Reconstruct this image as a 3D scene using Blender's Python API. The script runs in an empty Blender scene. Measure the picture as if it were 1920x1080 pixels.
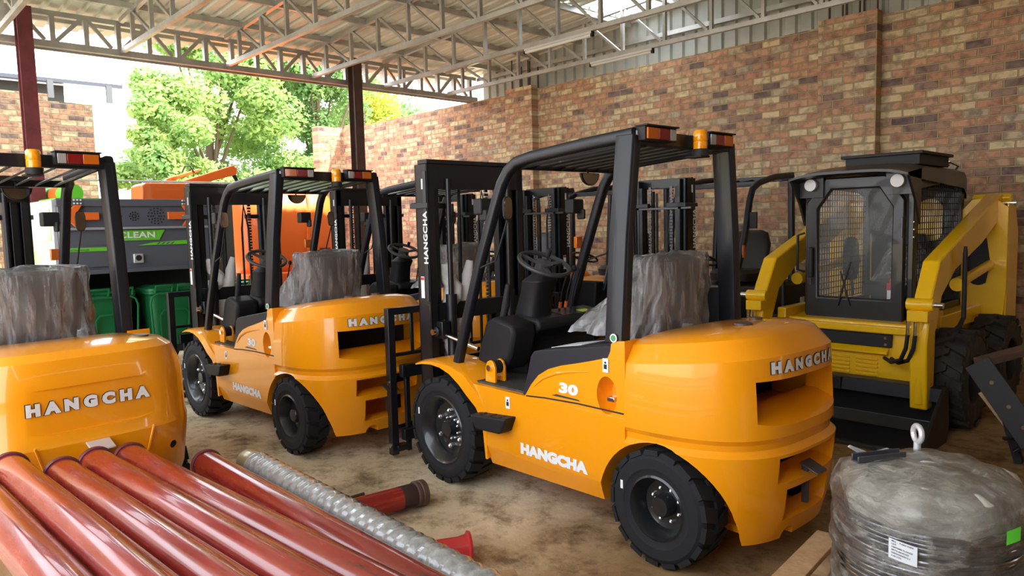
import bpy, bmesh, math, random
from math import sin, cos, pi, radians as R, sqrt
from mathutils import Vector as V, Matrix, Quaternion, noise as mnoise
from mathutils.bvhtree import BVHTree
random.seed(7)
scene = bpy.context.scene
COL = scene.collection
# ---------------------------------------------------------------- camera
F_PX, PITCH, ROLL, CAM_H, WALL_A = 1366.84, 0.0865701, -0.0241228, 1.67343, 2.3274461
ca = pi/2 - WALL_A
F0 = V((cos(ca), sin(ca), 0)); R0 = V((sin(ca), -cos(ca), 0)); ZZ = V((0, 0, 1))
fwd = F0*cos(PITCH) - ZZ*sin(PITCH); up0 = F0*sin(PITCH) + ZZ*cos(PITCH)
rgt = R0*cos(ROLL) + up0*sin(ROLL); upv = -R0*sin(ROLL) + up0*cos(ROLL)
cam = bpy.data.cameras.new('camera'); cam_o = bpy.data.objects.new('camera', cam); COL.objects.link(cam_o)
mw = Matrix.Identity(4)
for i in range(3):
    mw[i][0] = rgt[i]; mw[i][1] = upv[i]; mw[i][2] = -fwd[i]
mw[2][3] = CAM_H
cam_o.matrix_world = mw
cam.sensor_width = 36; cam.lens = F_PX/1920*36; cam.clip_start = 0.05; cam.clip_end = 300
scene.camera = cam_o
# ---------------------------------------------------------------- world, sun, exposure
world = bpy.data.worlds.new('sky'); scene.world = world; world.use_nodes = True
wn = world.node_tree.nodes; wl = world.node_tree.links
bg = wn['Background']; bg.inputs[1].default_value = 3.3
tc = wn.new('ShaderNodeTexCoord'); sep = wn.new('ShaderNodeSeparateXYZ'); rmp = wn.new('ShaderNodeValToRGB')
wl.new(tc.outputs['Generated'], sep.inputs[0]); wl.new(sep.outputs[2], rmp.inputs[0]); wl.new(rmp.outputs[0], bg.inputs[0])
rmp.color_ramp.elements[0].position = 0.0; rmp.color_ramp.elements[0].color = (0.95, 0.96, 1.0, 1)
rmp.color_ramp.elements[1].position = 0.6; rmp.color_ramp.elements[1].color = (0.78, 0.88, 1.0, 1)
sun = bpy.data.lights.new('sun', 'SUN'); sun.energy = 11; sun.angle = R(1.2); sun.color = (1, .94, .82)
sun_o = bpy.data.objects.new('sun', sun); COL.objects.link(sun_o)
sun_o.rotation_euler = V((-0.38, -0.36, 0.85)).to_track_quat('Z', 'Y').to_euler()
vs = scene.view_settings
vs.view_transform = 'Standard'; vs.look = 'None'; vs.gamma = 1; vs.use_curve_mapping = False; vs.exposure = 0.66
scene.render.film_transparent = False
# ---------------------------------------------------------------- materials
MAT = {}
def mat(name, col=(.5, .5, .5), rough=.5, metal=0, coat=0, alpha=1, trans=0, emit=None, est=1, spec=.5, bump=0, bscale=40, vary=0, vscale=6, col2=None, ior=1.45):
    m = bpy.data.materials.new(name); m.use_nodes = True
    n = m.node_tree.nodes; l = m.node_tree.links; b = n['Principled BSDF']
    b.inputs['Base Color'].default_value = (*col, 1); b.inputs['Roughness'].default_value = rough
    b.inputs['Metallic'].default_value = metal; b.inputs['Coat Weight'].default_value = coat
    b.inputs['Coat Roughness'].default_value = .04; b.inputs['Alpha'].default_value = alpha
    b.inputs['Transmission Weight'].default_value = trans; b.inputs['Specular IOR Level'].default_value = spec
    b.inputs['IOR'].default_value = ior
    if emit: b.inputs['Emission Color'].default_value = (*emit, 1); b.inputs['Emission Strength'].default_value = est
    t = n.new('ShaderNodeTexCoord')
    if vary or col2:
        ns = n.new('ShaderNodeTexNoise'); ns.inputs['Scale'].default_value = vscale; ns.inputs['Detail'].default_value = 8
        ns.inputs['Roughness'].default_value = .65
        l.new(t.outputs['Object'], ns.inputs['Vector'])
        r = n.new('ShaderNodeValToRGB'); l.new(ns.outputs['Fac'], r.inputs[0]); l.new(r.outputs[0], b.inputs['Base Color'])
        c2 = col2 or tuple(c*(1-vary) for c in col)
        r.color_ramp.elements[0].position = .38; r.color_ramp.elements[0].color = (*c2, 1)
        r.color_ramp.elements[1].position = .62; r.color_ramp.elements[1].color = (*col, 1)
    if bump:
        nb = n.new('ShaderNodeTexNoise'); nb.inputs['Scale'].default_value = bscale; nb.inputs['Detail'].default_value = 6
        l.new(t.outputs['Object'], nb.inputs['Vector'])
        bp = n.new('ShaderNodeBump'); bp.inputs['Strength'].default_value = bump; bp.inputs['Distance'].default_value = .01
        l.new(nb.outputs['Fac'], bp.inputs['Height']); l.new(bp.outputs['Normal'], b.inputs['Normal'])
    MAT[name] = m
    return m
ORANGE = mat('orange_paint', (.95, .34, .003), .30, coat=.8, bump=.02, bscale=9)
ORDARK = mat('orange_machine_paint', (.85, .16, .02), .4, coat=.3)
BLACK = mat('black_semigloss', (.009, .0095, .012), .4, coat=.15)
BLACKM = mat('black_matte', (.016, .016, .017), .62)
GUARD = mat('guard_dark_grey', (.010, .0115, .017), .42, coat=.12, spec=.4)
GUN = mat('gunmetal', (.09, .095, .11), .38, metal=.6)
RUB = mat('rubber', (.017, .017, .019), .75, spec=.3, bump=.15, bscale=60)
RUBD = mat('dusty_rubber', (.045, .038, .030), .8, bump=.3, bscale=40, vary=.5, vscale=14)
RIM = mat('rim_black', (.015, .016, .018), .3, coat=.4)
GUN2 = mat('mast_flange_grey', (.035, .037, .043), .4)
WHEELG = mat('wheel_grey', (.045, .045, .048), .45)
CHROME = mat('chrome', (.82, .82, .82), .18, metal=1)
STEEL = mat('galvanised_steel', (.62, .62, .60), .42, metal=.75, vary=.25, vscale=3)
WHITE = mat('white_decal', (.85, .85, .86), .5)
LETTER = mat('silver_letter', (.80, .78, .76), .35, coat=.3)
RED = mat('red_lens', (.24, .006, .008), .15, coat=1)
AMB = mat('amber_lens', (.62, .14, .008), .12, coat=1)
AMBG = mat('amber_beacon', (1.0, .36, .0), .12, coat=1)
CLR = mat('clear_lens', (.42, .41, .40), .12, coat=1)
FLOORMAT = mat('floor_mat', (.03, .028, .026), .7, col2=(.07, .06, .05), vscale=12)
PLAST = mat('dark_plastic', (.016, .0155, .017), .55, spec=.3, bump=.06, bscale=120)
TRIM = mat('hood_trim', (.022, .021, .028), .5, spec=.35)
SEATB = mat('brown_seat', (.055, .036, .028), .5)
SEATM = mat('seat_vinyl', (.025, .022, .02), .5)
CLOTH = mat('white_wrap', (.72, .72, .71), .6, bump=.6, bscale=25)
PAPER = mat('paper', (.80, .82, .84), .6)
GREENL = mat('green_label', (.08, .32, .12), .5)
LIME = mat('lime_label', (.55, .80, .05), .5)
WARN = mat('orange_tag', (.9, .16, .03), .5)
YEL = mat('yellow_paint', (.95, .55, .004), .34, coat=.5, bump=.02, bscale=12)
CABBLK = mat('cab_black', (.014, .012, .010), .42, coat=.25)
GREENBIN = mat('green_bin_plastic', (.012, .17, .055), .42)
GREYP = mat('grey_blue_panel', (.105, .115, .145), .5)
GREYPL = mat('light_grey_trim', (.33, .34, .37), .5)
LGREEN = mat('bright_green', (.16, .62, .04), .5)
WGREEN = mat('white_green_panel', (.80, .84, .80), .35, col2=(.42, .80, .30), vscale=1.6)
ALU = mat('aluminium', (.75, .76, .78), .35, metal=.5)
WOOD = mat('pallet_wood', (.58, .38, .20), .75, col2=(.42, .25, .12), vscale=9, bump=.3)
MAROON = mat('maroon_paint', (.17, .035, .045), .5, vary=.3)
BROWNC = mat('brown_column', (.11, .062, .05), .45, vary=.3)
TUBEW = mat('tube_white', (.75, .74, .70), .4)
BARK = mat('bark', (.16, .11, .07), .9, bump=.5)
SILV = mat('silver_thread', (.55, .56, .60), .22, metal=1)
REDLAB = mat('red_sticker', (.55, .05, .04), .5)
def nodes(m): return m.node_tree.nodes, m.node_tree.links, m.node_tree.nodes['Principled BSDF']
# red pipes: worn paint
REDP = mat('red_pipe_paint', (.40, .032, .022), .27, coat=.45)
n, l, b = nodes(REDP)
t = n.new('ShaderNodeTexCoord'); ns = n.new('ShaderNodeTexNoise'); ns.inputs['Scale'].default_value = 5; ns.inputs['Detail'].default_value = 10; ns.inputs['Roughness'].default_value = .75
mp = n.new('ShaderNodeMapping'); mp.inputs['Scale'].default_value = (.5, 3, 3)
l.new(t.outputs['Object'], mp.inputs[0]); l.new(mp.outputs[0], ns.inputs['Vector'])
r = n.new('ShaderNodeValToRGB'); l.new(ns.outputs['Fac'], r.inputs[0])
e = r.color_ramp.elements; e[0].position = .30; e[0].color = (.04, .015, .012, 1); e[1].position = .40; e[1].color = (.24, .018, .014, 1)
k = e.new(.60); k.color = (.32, .026, .018, 1); k = e.new(.80); k.color = (.36, .12, .085, 1)
l.new(r.outputs[0], b.inputs['Base Color'])
r2 = n.new('ShaderNodeValToRGB'); l.new(ns.outputs['Fac'], r2.inputs[0]); r2.color_ramp.elements[0].color = (.16,)*3+(1,); r2.color_ramp.elements[1].color = (.42,)*3+(1,)
r2.color_ramp.elements[0].position = .4; r2.color_ramp.elements[1].position = .8
l.new(r2.outputs[0], b.inputs['Roughness'])
# brick
def brick_mat(name, axis, dark=1.0, rows=.0855, bw=.232):
    m = mat(name, rough=.85, spec=.25); n, l, b = nodes(m)
    t = n.new('ShaderNodeTexCoord'); s = n.new('ShaderNodeSeparateXYZ'); c = n.new('ShaderNodeCombineXYZ')
    l.new(t.outputs['Object'], s.inputs[0]); l.new(s.outputs[axis], c.inputs[0]); l.new(s.outputs[2], c.inputs[1])
    nz = n.new('ShaderNodeTexNoise'); nz.inputs['Scale'].default_value = 9; l.new(c.outputs[0], nz.inputs['Vector'])
    sc = n.new('ShaderNodeVectorMath'); sc.operation = 'MULTIPLY_ADD'; sc.inputs[1].default_value = (.012, .012, 0)
    l.new(nz.outputs['Color'], sc.inputs[0]); l.new(c.outputs[0], sc.inputs[2])
    br = n.new('ShaderNodeTexBrick'); l.new(sc.outputs[0], br.inputs['Vector'])
    br.inputs['Scale'].default_value = 1; br.inputs['Brick Width'].default_value = bw; br.inputs['Row Height'].default_value = rows
    br.inputs['Mortar Size'].default_value = .009; br.inputs['Mortar Smooth'].default_value = .35
    br.inputs['Color1'].default_value = (0, 0, 0, 1); br.inputs['Color2'].default_value = (1, 1, 1, 1); br.inputs['Bias'].default_value = 0
    br.inputs['Mortar'].default_value = (.5, .5, .5, 1)
    rp = n.new('ShaderNodeValToRGB'); l.new(br.outputs['Color'], rp.inputs[0]); el = rp.color_ramp.elements
    cols = [(0, (.20, .145, .13)), (.12, (.33, .22, .17)), (.25, (.49, .27, .17)), (.42, (.57, .33, .20)), (.58, (.50, .33, .22)), (.72, (.62, .48, .29)), (.86, (.68, .56, .34)), (1, (.44, .36, .27))]
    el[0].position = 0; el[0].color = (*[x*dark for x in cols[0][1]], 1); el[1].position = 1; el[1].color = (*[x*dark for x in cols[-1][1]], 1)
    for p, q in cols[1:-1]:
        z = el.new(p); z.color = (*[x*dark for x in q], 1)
    n2 = n.new('ShaderNodeTexNoise'); n2.inputs['Scale'].default_value = 11; n2.inputs['Detail'].default_value = 5; l.new(c.outputs[0], n2.inputs['Vector'])
    r3 = n.new('ShaderNodeValToRGB'); l.new(n2.outputs['Fac'], r3.inputs[0])
    r3.color_ramp.elements[0].position = .36; r3.color_ramp.elements[0].color = (.42, .40, .42, 1); r3.color_ramp.elements[1].position = .56; r3.color_ramp.elements[1].color = (1.05, 1.02, .98, 1)
    mx = n.new('ShaderNodeMix'); mx.data_type = 'RGBA'; mx.blend_type = 'MULTIPLY'; mx.inputs[0].default_value = .75
    l.new(rp.outputs[0], mx.inputs[6]); l.new(r3.outputs[0], mx.inputs[7])
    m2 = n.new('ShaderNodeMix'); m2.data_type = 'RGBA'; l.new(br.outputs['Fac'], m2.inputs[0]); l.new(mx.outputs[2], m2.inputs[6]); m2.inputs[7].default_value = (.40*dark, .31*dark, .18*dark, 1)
    l.new(m2.outputs[2], b.inputs['Base Color'])
    iv = n.new('ShaderNodeMath'); iv.operation = 'MULTIPLY_ADD'; l.new(br.outputs['Fac'], iv.inputs[0]); iv.inputs[1].default_value = -1.4
    l.new(n2.outputs['Fac'], iv.inputs[2])
    bp = n.new('ShaderNodeBump'); bp.inputs['Strength'].default_value = .9; bp.inputs['Distance'].default_value = .014
    l.new(iv.outputs[0], bp.inputs['Height']); l.new(bp.outputs[0], b.inputs['Normal'])
    return m
BRX = brick_mat('brick_along_x', 0); BRY = brick_mat('brick_along_y', 1)
BRFAR_SHADE = brick_mat('brick_far_shaded', 1, .45)  # same brick tones darkened: shade of the far wall put into the colour
# floor
FLOOR = mat('yard_concrete', rough=.82, spec=.3); n, l, b = nodes(FLOOR)
t = n.new('ShaderNodeTexCoord'); a1 = n.new('ShaderNodeTexNoise'); a1.inputs['Scale'].default_value = 1.1; a1.inputs['Detail'].default_value = 12; a1.inputs['Roughness'].default_value = .68
a2 = n.new('ShaderNodeTexNoise'); a2.inputs['Scale'].default_value = 4.5; a2.inputs['Detail'].default_value = 9; a2.inputs['Roughness'].default_value = .75
l.new(t.outputs['Object'], a1.inputs[0]); l.new(t.outputs['Object'], a2.inputs[0])
r = n.new('ShaderNodeValToRGB'); l.new(a1.outputs['Fac'], r.inputs[0]); e = r.color_ramp.elements
e[0].position = .34; e[0].color = (.30, .21, .12, 1); e[1].position = .64; e[1].color = (.80, .68, .48, 1); k = e.new(.45); k.color = (.62, .50, .33, 1)
r2 = n.new('ShaderNodeValToRGB'); l.new(a2.outputs['Fac'], r2.inputs[0]); e = r2.color_ramp.elements
e[0].position = .36; e[0].color = (.30, .25, .20, 1); e[1].position = .52; e[1].color = (1, 1, 1, 1)
mx = n.new('ShaderNodeMix'); mx.data_type = 'RGBA'; mx.blend_type = 'MULTIPLY'; mx.inputs[0].default_value = .85
l.new(r.outputs[0], mx.inputs[6]); l.new(r2.outputs[0], mx.inputs[7])
# browner, darker end of the shop floor (towards the camera side)
sx = n.new('ShaderNodeSeparateXYZ'); l.new(t.outputs['Object'], sx.inputs[0])
wob = n.new('ShaderNodeMath'); wob.operation = 'MULTIPLY_ADD'; l.new(a1.outputs['Fac'], wob.inputs[0]); wob.inputs[1].default_value = 1.6; l.new(sx.outputs[0], wob.inputs[2])
r4 = n.new('ShaderNodeMapRange'); l.new(wob.outputs[0], r4.inputs[0]); r4.inputs[1].default_value = 2.9; r4.inputs[2].default_value = 4.1; r4.inputs[3].default_value = .95; r4.inputs[4].default_value = 0
m3 = n.new('ShaderNodeMix'); m3.data_type = 'RGBA'; m3.blend_type = 'MULTIPLY'; l.new(r4.outputs[0], m3.inputs[0]); l.new(mx.outputs[2], m3.inputs[6]); m3.inputs[7].default_value = (.50, .36, .22, 1)
l.new(m3.outputs[2], b.inputs['Base Color'])
bp = n.new('ShaderNodeBump'); bp.inputs['Strength'].default_value = .5; bp.inputs['Distance'].default_value = .02; l.new(a2.outputs['Fac'], bp.inputs['Height']); l.new(bp.outputs[0], b.inputs['Normal'])
ROOF = mat('roof_sheet', (.88, .92, .85), .45, metal=.1, vary=.15, vscale=2)
CLAD = mat('side_cladding', (.50, .53, .49), .5, metal=.15, vary=.15, vscale=2)
CLADG = mat('cladding_dark', (.10, .11, .11), .6)
SKYL = mat('skylight_sheet', (.95, .95, .95), .3, trans=.0, alpha=.25)
# leaves: mix of green diffuse and translucent
def leaf(name, c1, c2):
    m = bpy.data.materials.new(name); m.use_nodes = True; n = m.node_tree.nodes; l = m.node_tree.links
    n.remove(n['Principled BSDF']); out = n['Material Output']
    d = n.new('ShaderNodeBsdfDiffuse'); tr = n.new('ShaderNodeBsdfTranslucent'); mx = n.new('ShaderNodeMixShader'); mx.inputs[0].default_value = .45
    t = n.new('ShaderNodeTexCoord'); ns = n.new('ShaderNodeTexNoise'); ns.inputs['Scale'].default_value = 1.2; ns.inputs['Detail'].default_value = 6; l.new(t.outputs['Object'], ns.inputs[0])
    r = n.new('ShaderNodeValToRGB'); l.new(ns.outputs['Fac'], r.inputs[0]); r.color_ramp.elements[0].position = .35; r.color_ramp.elements[1].position = .65
    r.color_ramp.elements[0].color = (*c1, 1); r.color_ramp.elements[1].color = (*c2, 1)
    l.new(r.outputs[0], d.inputs[0]); l.new(r.outputs[0], tr.inputs[0]); l.new(d.outputs[0], mx.inputs[1]); l.new(tr.outputs[0], mx.inputs[2]); l.new(mx.outputs[0], out.inputs[0])
    MAT[name] = m; return m
LEAF1 = leaf('leaf_green', (.24, .40, .14), (.48, .62, .20)); LEAF2 = leaf('leaf_yellow_green', (.30, .40, .08), (.58, .56, .10)); LEAF3 = leaf('leaf_deep', (.17, .32, .13), (.36, .52, .20))
# clear plastic film: transparent, fold highlights painted in as milky white streaks
def film(name, base=.14, streak=.7, sc=7, stretch=(1, 1, .25), tint=(.9, .92, .95), rough=.18, bump=1.0, rot=.35):
    m = bpy.data.materials.new(name); m.use_nodes = True; n = m.node_tree.nodes; l = m.node_tree.links; n.remove(n['Principled BSDF']); out = n['Material Output']
    t = n.new('ShaderNodeTexCoord'); mp = n.new('ShaderNodeMapping'); mp.inputs['Scale'].default_value = stretch; mp.inputs['Rotation'].default_value = (rot, rot, 0); l.new(t.outputs['Object'], mp.inputs[0])
    ns = n.new('ShaderNodeTexNoise'); ns.inputs['Scale'].default_value = sc; ns.inputs['Detail'].default_value = 7; ns.inputs['Roughness'].default_value = .62; ns.inputs['Distortion'].default_value = .25; l.new(mp.outputs[0], ns.inputs[0])
    r = n.new('ShaderNodeMapRange'); l.new(ns.outputs['Fac'], r.inputs[0]); r.inputs[1].default_value = .46; r.inputs[2].default_value = .66; r.inputs[3].default_value = base; r.inputs[4].default_value = streak
    bp = n.new('ShaderNodeBump'); bp.inputs['Strength'].default_value = bump; bp.inputs['Distance'].default_value = .03; l.new(ns.outputs['Fac'], bp.inputs['Height'])
    tr = n.new('ShaderNodeBsdfTransparent'); gl = n.new('ShaderNodeBsdfGlossy'); gl.inputs['Roughness'].default_value = rough; gl.inputs['Color'].default_value = (.9, .9, .92, 1)
    df = n.new('ShaderNodeBsdfDiffuse'); df.inputs[0].default_value = (*tint, 1); tl = n.new('ShaderNodeBsdfTranslucent'); tl.inputs[0].default_value = (*tint, 1)
    l.new(bp.outputs[0], gl.inputs['Normal']); l.new(bp.outputs[0], df.inputs['Normal'])
    a1 = n.new('ShaderNodeMixShader'); a1.inputs[0].default_value = .3; l.new(df.outputs[0], a1.inputs[1]); l.new(tl.outputs[0], a1.inputs[2])
    a2 = n.new('ShaderNodeMixShader'); l.new(r.outputs[0], a2.inputs[0]); l.new(tr.outputs[0], a2.inputs[1]); l.new(a1.outputs[0], a2.inputs[2])
    fr = n.new('ShaderNodeFresnel'); fr.inputs[0].default_value = 1.45; l.new(bp.outputs[0], fr.inputs['Normal'])
    a3 = n.new('ShaderNodeMixShader'); l.new(fr.outputs[0], a3.inputs[0]); l.new(a2.outputs[0], a3.inputs[1]); l.new(gl.outputs[0], a3.inputs[2]); l.new(a3.outputs[0], out.inputs[0])
    MAT[name] = m; return m
FILM = film('clear_film', .12, .55, 11, (1, 1, .18), (.93, .94, .97), .16, .8, .25); FILMD = film('drum_film', .12, .55, 12, (1, 1, 2.2), (.74, .70, .62), .12, 1.2, 0)
MIRR = mat('mirror', (.30, .29, .28), .08, metal=1)
GLASS = mat('glass', (.75, .8, .78), .03, alpha=.12, spec=1)
# ---------------------------------------------------------------- mesh helpers
class M:
    def __init__(s): s.v = []; s.f = []; s.mi = []; s.m = 0
    def add(s, vs, fs):
        o = len(s.v); s.v += [tuple(p) for p in vs]
        for q in fs: s.f.append([o+i for i in q]); s.mi.append(s.m)
        return s
    def box(s, x0, x1, y0, y1, z0, z1):
        return s.add([(x, y, z) for z in (z0, z1) for y in (y0, y1) for x in (x0, x1)],
                     [(0, 2, 3, 1), (4, 5, 7, 6), (0, 1, 5, 4), (2, 6, 7, 3), (0, 4, 6, 2), (1, 3, 7, 5)])
    def beam(s, p, q, w, h, up=(0, 0, 1)):
        p, q = V(p), V(q); d = (q-p).normalized(); u = V(up)
        if abs(d.dot(u)) > .97: u = V((1, 0, 0))
        a = d.cross(u).normalized()*w/2; c = a.cross(d).normalized()*h/2
        return s.add([p-a-c, p+a-c, p+a+c, p-a+c, q-a-c, q+a-c, q+a+c, q-a+c], [(3, 2, 1, 0), (4, 5, 6, 7), (0, 1, 5, 4), (1, 2, 6, 5), (2, 3, 7, 6), (3, 0, 4, 7)])
    def loft(s, rings, close=True, caps=True):
        o = len(s.v); k = len(rings[0])
        for r_ in rings: s.v += [tuple(p) for p in r_]
        for i in range(len(rings)-1):
            for j in range(k if close else k-1):
                j2 = (j+1) % k; s.f.append([o+i*k+j, o+i*k+j2, o+(i+1)*k+j2, o+(i+1)*k+j]); s.mi.append(s.m)
        if caps and close:
            s.f.append([o+j for j in range(k)][::-1]); s.mi.append(s.m)
            s.f.append([o+(len(rings)-1)*k+j for j in range(k)]); s.mi.append(s.m)
        return s
    def tube(s, pts, r, seg=10, caps=True):
        pts = [V(p) for p in pts]; rr = r if isinstance(r, (list, tuple)) else [r]*len(pts); rings = []; u = None
        for i, p in enumerate(pts):
            d = (pts[min(i+1, len(pts)-1)]-pts[max(i-1, 0)]).normalized()
            if u is None:
                u = d.cross(V((0, 0, 1)) if abs(d.z) < .9 else V((1, 0, 0))).normalized()
            u = (u-d*u.dot(d)).normalized(); w = d.cross(u)
            rings.append([p+(u*cos(2*pi*k/seg)+w*sin(2*pi*k/seg))*rr[i] for k in range(seg)])
        return s.loft(rings, True, caps)
    def cyl(s, p, q, r, seg=16): return s.tube([p, q], r, seg)
    def rtube(s, pts, w, h, up=(0, 1, 0), bev=.25):
        # rounded-rectangle section swept along pts
        pts = [V(p) for p in pts]; rings = []; U = V(up)
        sec = []
        for cx_, cy_, a0 in ((1, 1, 0), (-1, 1, 90), (-1, -1, 180), (1, -1, 270)):
            rr = min(w, h)*bev
            for k in range(3):
                a = R(a0+45*k); sec.append((cx_*(w/2-rr)+rr*cos(a), cy_*(h/2-rr)+rr*sin(a)))
        for i, p in enumerate(pts):
            d = (pts[min(i+1, len(pts)-1)]-pts[max(i-1, 0)]).normalized()
            a = (U-d*U.dot(d)).normalized(); c = d.cross(a)
            rings.append([p+a*x+c*y for x, y in sec])
        return s.loft(rings)
    def prism(s, poly, axis, a, b):
        def P(u, v, w): return {'y': (u, w, v), 'x': (w, u, v), 'z': (u, v, w)}[axis]
        k = len(poly); vs = [P(u, v, a) for u, v in poly]+[P(u, v, b) for u, v in poly]
        return s.add(vs, [list(range(k))[::-1], list(range(k, 2*k))]+[(i, (i+1) % k, k+(i+1) % k, k+i) for i in range(k)])
    def lathe(s, prof, o, ax, seg=32, close=False):
        # prof: (r,h) along axis ax from o
        o = V(o); ax = V(ax).normalized(); u = ax.orthogonal().normalized(); w = ax.cross(u)
        rings = [[o+ax*h+(u*cos(2*pi*k/seg)+w*sin(2*pi*k/seg))*max(r, 1e-4) for k in range(seg)] for r, h in prof]
        if close: rings.append(rings[0])
        return s.loft(rings, True, not close)
    def ball(s, c, r, seg=12, sx=1, sy=1, sz=1):
        rings = []
        for i in range(1, seg//2):
            a = pi*i/(seg//2); rings.append([(c[0]+r*sx*sin(a)*cos(2*pi*k/seg), c[1]+r*sy*sin(a)*sin(2*pi*k/seg), c[2]+r*sz*cos(a)) for k in range(seg)])
        return s.loft(rings)
    def mesh(s, name, mats):
        me = bpy.data.meshes.new(name); me.from_pydata(s.v, [], s.f)
        for m in (mats if isinstance(mats, (list, tuple)) else [mats]): me.materials.append(m)
        for i, p in enumerate(me.polygons): p.material_index = s.mi[i]
        bm = bmesh.new(); bm.from_mesh(me); bmesh.ops.recalc_face_normals(bm, faces=bm.faces); bm.to_mesh(me); bm.free()
        return me
    def build(s, name, mats, parent=None, bevel=0, smooth=40, seg=2, loc=None):
        me = s.mesh(name, mats)
        if smooth:
            for p in me.polygons: p.use_smooth = True
            me.set_sharp_from_angle(angle=R(smooth))
        o = bpy.data.objects.new(name, me); COL.objects.link(o)
        if parent: o.parent = parent
        if loc: o.location = loc
        if bevel:
            b = o.modifiers.new('bevel', 'BEVEL'); b.width = bevel; b.segments = seg; b.limit_method = 'ANGLE'; b.angle_limit = R(35); b.harden_normals = False
        return o
def tag(o, label=None, cat=None, group=None, kind=None):
    for k, v in (('label', label), ('category', cat), ('group', group), ('kind', kind)):
        if v: o[k] = v
    return o
def empty(name, loc=(0, 0, 0), rz=0, label=None, cat=None, group=None):
    o = bpy.data.objects.new(name, None); o.empty_display_size = .1; COL.objects.link(o); o.location = loc; o.rotation_euler = (0, 0, R(rz))
    return tag(o, label, cat, group)
def kids(o): return list(o.children)
def copy_tree(o, parent=None):
    c = o.copy(); COL.objects.link(c); c.parent = parent
    for ch in kids(o): copy_tree(ch, c)
    return c
def apply_mods(o, smooth=40):
    dg = bpy.context.evaluated_depsgraph_get(); dg.update()
    me = bpy.data.meshes.new_from_object(o.evaluated_get(dg)); o.modifiers.clear(); old = o.data; o.data = me; me.name = old.name
    for p in me.polygons: p.use_smooth = True
    me.set_sharp_from_angle(angle=R(smooth))
def cut(o, cutters, smooth=40):
    tmp = []
    for c in cutters:
        t_ = c.build('cutter', o.data.materials[0], None, 0, 0); tmp.append(t_)
        b_ = o.modifiers.new('cut', 'BOOLEAN'); b_.operation = 'DIFFERENCE'; b_.solver = 'EXACT'; b_.use_self = True; b_.object = t_
    apply_mods(o, smooth)
    for t_ in tmp:
        me = t_.data; bpy.data.objects.remove(t_); bpy.data.meshes.remove(me)
_T = {}
def text_geo(body, bold=.0):
    k_ = (body, bold)
    if k_ not in _T:
        cu = bpy.data.curves.new('lettering', 'FONT'); cu.body = body; cu.size = 1; cu.offset = bold; cu.space_character = 1.05; cu.resolution_u = 3
        to = bpy.data.objects.new('lettering_tmp', cu); COL.objects.link(to)
        dg = bpy.context.evaluated_depsgraph_get(); dg.update()
        me = bpy.data.meshes.new_from_object(to.evaluated_get(dg))
        vs_ = [v.co.copy() for v in me.vertices]; fs_ = [list(p.vertices) for p in me.polygons]
        bpy.data.objects.remove(to); bpy.data.meshes.remove(me)
        x0 = min(v.x for v in vs_); x1 = max(v.x for v in vs_); y0 = min(v.y for v in vs_); y1 = max(v.y for v in vs_)
        _T[k_] = ([((v.x-x0), (v.y-y0)) for v in vs_], fs_, x1-x0, y1-y0)
    return _T[k_]
def put_text(m, body, o, u, v, h=None, w=None, bold=.02, bvh=None, lift=.003, slant=0):
    # o = lower-left corner, u,v unit vectors; height h, width w
    vs_, fs_, W, H = text_geo(body, bold); sy = h/H; sx = (w/W) if w else sy
    o, u, v = V(o), V(u), V(v); nn = u.cross(v).normalized(); out = []
    for x, y in vs_:
        p = o+u*(x*sx+slant*y*sy)+v*(y*sy)
        if bvh:
            hit, nrm, _, _ = bvh.ray_cast(p+nn*.6, -nn)
            p = (hit+nn*lift) if hit else p
        else: p = p+nn*lift
        out.append(p)
    return m.add(out, fs_)
def bvh_of(o):
    me = o.data
    return BVHTree.FromPolygons([v.co.copy() for v in me.vertices], [list(p.vertices) for p in me.polygons])
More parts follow.
